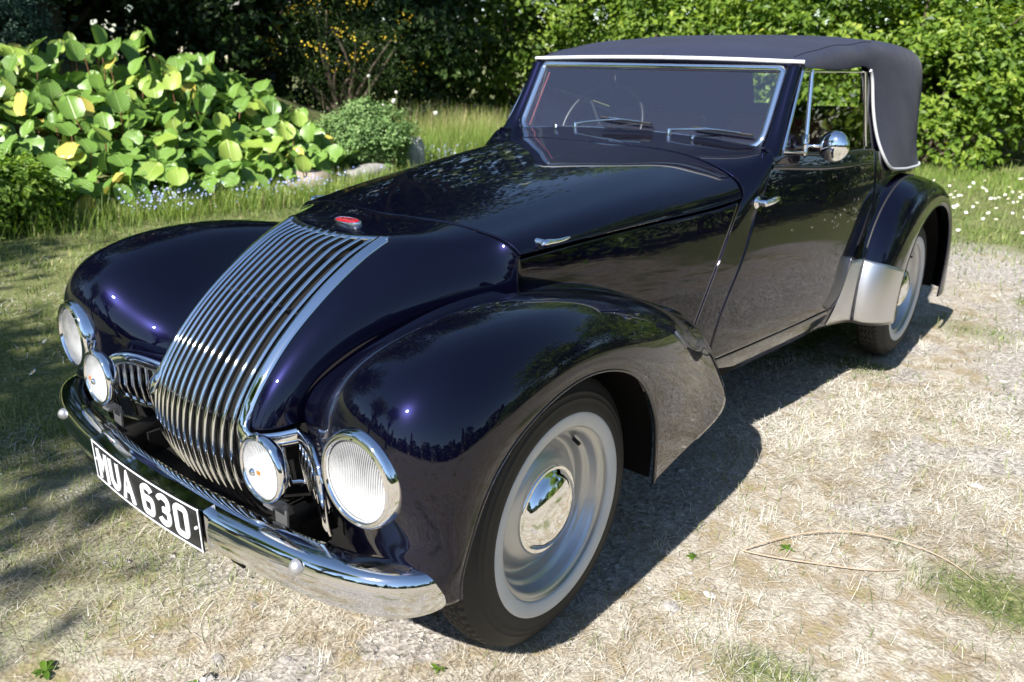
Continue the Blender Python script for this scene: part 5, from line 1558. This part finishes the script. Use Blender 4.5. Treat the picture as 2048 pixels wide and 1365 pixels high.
rock('border_stone', 'low flat stone by the bonnet edge beyond the meadow grass', (-7.7, 10.2), (.5, 1.3, .16), 4, simple('earthy_rock', (.30, .24, .20), .9, bump=(12, .7), var=.3), .2)

# ---- meadow grass, seed heads, little flowers
def tall(name, label, cx_, cy_, rx, ry, n, h0, h1, seed, tone0=.55):
    r2 = np.random.default_rng(seed)
    x = r2.normal(cx_, rx, n); y = r2.normal(cy_, ry, n)
    o = blades(name, x, y, r2.uniform(h0, h1, n), r2.uniform(.004, .008, n), r2.uniform(1.05, 1.5, n), r2.uniform(0, 6.28, n), r2.uniform(.1, .8, n), np.clip(r2.normal(tone0, .22, n), 0, 1), TALLG, None, 3)
    return tag(o, label, 'grass', kind='stuff')
tall('meadow_grass', 'tall bright meadow grass between the shrub and the bonnet', -7.0, 7.6, .38, .75, 5200, .25, .55, 3)
tall('meadow_grass', 'pale seeding grass against the dark hedge near the windscreen', -7.9, 8.6, .45, .7, 2600, .4, .75, 4, .85)
tall('meadow_grass', 'grass fringe along the foot of the bed', -5.35, 3.3, .18, 1.4, 5200, .10, .28, 5, .6)
tall('meadow_grass', 'lush grass under the back hedge right of the car', -.6, 10.3, 1.7, .6, 5200, .08, .20, 6, .55)
SEED = simple('seed_head', (.72, .70, .64), .9)
STALK = simple('green_stalk', (.16, .22, .07), .7)
def seed_head(i, px, lb, x, y, h, r0):
    zb = float(ground_z(np.array(x), np.array(y)))
    t = thing('seed_head_plant', (x, y, zb), lb, 'flower', 'round white heads on stalks')
    b = Bag(); b.tube(curve([(0, 0, -.02), (.01, .01, h * .5), (.03, 0, h)], 8), .005, 6); b.build('stalk', STALK, t)
    b = Bag()
    d = np.random.default_rng(i).normal(size=(90, 3)); d /= np.linalg.norm(d, axis=1, keepdims=True)
    V = []; F = []
    for j, v in enumerate(d):
        s2 = np.cross(v, [.3, .5, .8]); s2 /= np.linalg.norm(s2); s3 = np.cross(v, s2)
        c = np.array([.03, 0, h]) + v * r0
        V += [c + s2 * r0 * .3, c + s3 * r0 * .3, c - s2 * r0 * .3, c - s3 * r0 * .3]; F.append([4 * j, 4 * j + 1, 4 * j + 2, 4 * j + 3])
    b.add(np.array(V), np.array(F)); b.build('head', SEED, t, smooth=False)
for i, (x, y, h, r0, lb) in enumerate([(-7.62, 6.75, .62, .036, 'lower left white seed head beside the rounded shrub'), (-7.72, 7.05, .70, .038, 'large white seed head in the middle of the group'), (-7.55, 7.75, .60, .036, 'white seed head nearest the windscreen'),
                                       (-8.1, 6.9, .92, .026, 'tallest small pale head left of the group'), (-8.0, 7.35, .80, .024, 'small pale head behind the large one')]):
    seed_head(i, None, lb, x, y, h, r0)
BLUE = ramp_mat('forget_me_not', [(0, (.22, .28, .60)), (1, (.55, .60, .85))], .7, .2)
def flowers(name, label, spots, size, mat, h0, h1, seed):
    r2 = np.random.default_rng(seed); Cc = []
    for (cx_, cy_, rx, ry, n) in spots:
        x = r2.normal(cx_, rx, n); y = r2.normal(cy_, ry, n); Cc.append(np.stack([x, y, ground_z(x, y) + r2.uniform(h0, h1, n)], 1))
    Cc = np.concatenate(Cc); n = len(Cc)
    o = leaf_cloud(name, Cc, np.array([.2, -.6, .9]) + r2.normal(0, .4, (n, 3)), r2.uniform(.7, 1.3, n) * size, r2.random(n), mat, None, .9, .1)
    return tag(o, label, 'flowers', kind='stuff')
flowers('forget_me_nots', 'haze of tiny blue flowers along the foot of the bed', [(-5.35, 2.2, .12, .22, 170), (-5.4, 3.6, .12, .4, 170), (-6.4, 6.8, .2, .4, 90)], .022, BLUE, .08, .26, 8)

# daisies, each a flower of its own
DAISY_W = simple('daisy_petal', (.80, .80, .80), .7); DAISY_Y = simple('daisy_eye', (.75, .45, .03), .7)
a = np.linspace(0, 2 * np.pi, 17)[:-1]
rr = np.where(np.arange(16) % 2 == 0, .024, .013)
Vd = np.concatenate([[(0, 0, 0)], np.stack([rr * np.cos(a), rr * np.sin(a), np.where(np.arange(16) % 2 == 0, .004, 0)], 1)])
Fd = np.array([[0, 1 + i, 1 + (i + 1) % 16] for i in range(16)])
o = mesh_np('daisy', Vd, Fd, DAISY_W, None); me_d = o.data; bpy.data.objects.remove(o, do_unlink=True)
bb = Bag(); bb.lathe([(.0002, .007), (.004, .006), (.007, .001)], 8, (0, 0, 0), 'z'); o = bb.build('eye', DAISY_Y); me_e = o.data; bpy.data.objects.remove(o, do_unlink=True)
bb = Bag(); bb.tube(np.array([(0, 0, -.09), (.004, .002, -.04), (0, 0, 0)]), .0015, 4, caps=False); o = bb.build('stem', STALK); me_s = o.data; bpy.data.objects.remove(o, do_unlink=True)
r_ = np.random.default_rng(23)
def daisy(x, y, label, group, h):
    d = bpy.data.objects.new('daisy', me_d); COL.objects.link(d)
    d.location = (x, y, float(ground_z(np.array(x), np.array(y))) + h); d.rotation_euler = (r_.normal(.5, .2), r_.normal(0, .2), r_.uniform(-.5, .5)); s2 = r_.uniform(.55, .95); d.scale = (s2, s2, s2)
    tag(d, label, 'daisy', group)
    for nm, me in (('eye', me_e), ('stem', me_s)):
        c = bpy.data.objects.new(nm, me); COL.objects.link(c); c.parent = d
for _ in range(90):
    x = r_.normal(.1, .45); y = r_.normal(8.0, 1.0)
    daisy(x, y, 'white daisy in the grass behind the rear wheel', 'daisies in the grass right of the rear wing', r_.uniform(.07, .16))
for _ in range(34):
    x = r_.uniform(-4.2, -2.0); y = r_.uniform(-.3, 1.3)
    daisy(x, y, 'small white daisy in the lawn left of the front wing', 'daisies in the left lawn', r_.uniform(.03, .06))
for _ in range(70):
    x = r_.uniform(1.9, 3.9); y = r_.uniform(6.6, 9.6)
    daisy(x, y, 'white daisy beside the track right of the view', 'daisies right of the track', r_.uniform(.08, .16))

# ---- small things on the ground
TWIG = simple('dry_twig', (.42, .31, .22), .85, var=.3, var_scale=40)
def gz(x, y): return float(ground_z(np.array(x), np.array(y)))
tw = thing('fallen_bramble_stem', (1.2, .85, gz(1.2, .85)), 'thin dry forked bramble stem lying on the straw at the right', 'twig')
def gpath(pts, up):
    return curve([(x - 1.2, y - .85, gz(x, y) + u - gz(1.2, .85)) for (x, y), u in zip(pts, up)], 30)
b = Bag(); b.tube(gpath([(.965, .675), (1.03, .80), (1.16, .96), (1.32, 1.03), (1.45, 1.03), (1.545, .985)], (.010, .018, .022, .020, .016, .008)), .0021, 6, scale=np.linspace(1.2, .6, 30)); b.build('long_arm', TWIG, tw)
b = Bag(); b.tube(gpath([(.965, .675), (1.06, .70), (1.18, .76), (1.29, .83), (1.36, .885)], (.010, .014, .012, .010, .010)), .0021, 6, scale=np.linspace(1.2, .8, 30)); b.build('short_arm', TWIG, tw)
def weed(x, y, label, n, ln, seed, mat=BRIGHT_G):
    r2 = np.random.default_rng(seed); z = gz(x, y)
    t = thing('weed', (x, y, z), label, 'weed')
    for j in range(n):
        a_ = 6.283 * j / n + r2.normal(0, .25); L_ = ln * r2.uniform(.7, 1.2); w = L_ * .22; el = r2.uniform(.15, .6)
        u = np.linspace(0, 1, 5); cx_ = u * L_
        zz_ = np.sin(el) * cx_ - .7 * cx_ ** 2 / max(L_, .01) * .6 + .006
        hw = w * np.sin(np.pi * (.08 + .86 * u)) ** .8
        V = np.concatenate([np.stack([cx_, hw, zz_ + hw * .25], 1), np.stack([cx_, 0 * u, zz_], 1), np.stack([cx_, -hw, zz_ + hw * .25], 1)])
        c2, s2 = math.cos(a_), math.sin(a_)
        V = np.stack([V[:, 0] * c2 - V[:, 1] * s2, V[:, 0] * s2 + V[:, 1] * c2, V[:, 2]], 1)
        F = np.concatenate([np.array([[i, 5 + i, 6 + i, 1 + i] for i in range(4)]), np.array([[5 + i, 10 + i, 11 + i, 6 + i] for i in range(4)])])
        o = mesh_np('leaf', V, F, mat, t); set_attr(o, 'tone', np.full(15, r2.uniform(.0, .35)))
weed(1.06, .78, 'broad leaved weed growing through the fork of the bramble stem', 6, .024, 1)
weed(.86, .55, 'small weed in sun at the edge of the wheel shadow', 7, .019, 2)
weed(.22, -.72, 'low weed in the shade below the number plate', 8, .024, 3)
weed(.33, -.66, 'low weed beside the grey stone chips under the bumper', 7, .022, 4)
weed(-.10, -.93, 'broad leaved weed at the bottom left of the picture', 6, .032, 5)
weed(.62, -.30, 'small weed by the front edge of the wheel shadow', 6, .020, 6)
def flat_stone(x, y, s2, label, seed, mat):
    V, F, t_, b_ = pebble_mesh(4, 7, seed, .16)
    o = mesh_np('flat_stone', V * s2, [F, t_, b_], mat, None); o.location = (x, y, gz(x, y) + s2 * .02); tag(o, label, 'stone', 'loose flat stones')
    m_ = o.modifiers.new('edge', 'BEVEL'); m_.width = s2 * .08; m_.segments = 1
flat_stone(.985, .42, .022, 'pale flat stone on the straw right of the front tyre', 1, ROCK_P)
flat_stone(.93, .30, .03, 'grey embedded stone nearest the shadow edge of the tyre', 2, ROCK)
flat_stone(.30, -.52, .020, 'grey stone chip in front of the bumper', 3, ROCK)
flat_stone(.17, -.63, .022, 'grey stone chip below the number plate in shade', 4, ROCK)
flat_stone(1.42, 1.62, .03, 'pale stone in the straw at the right', 5, ROCK_P)
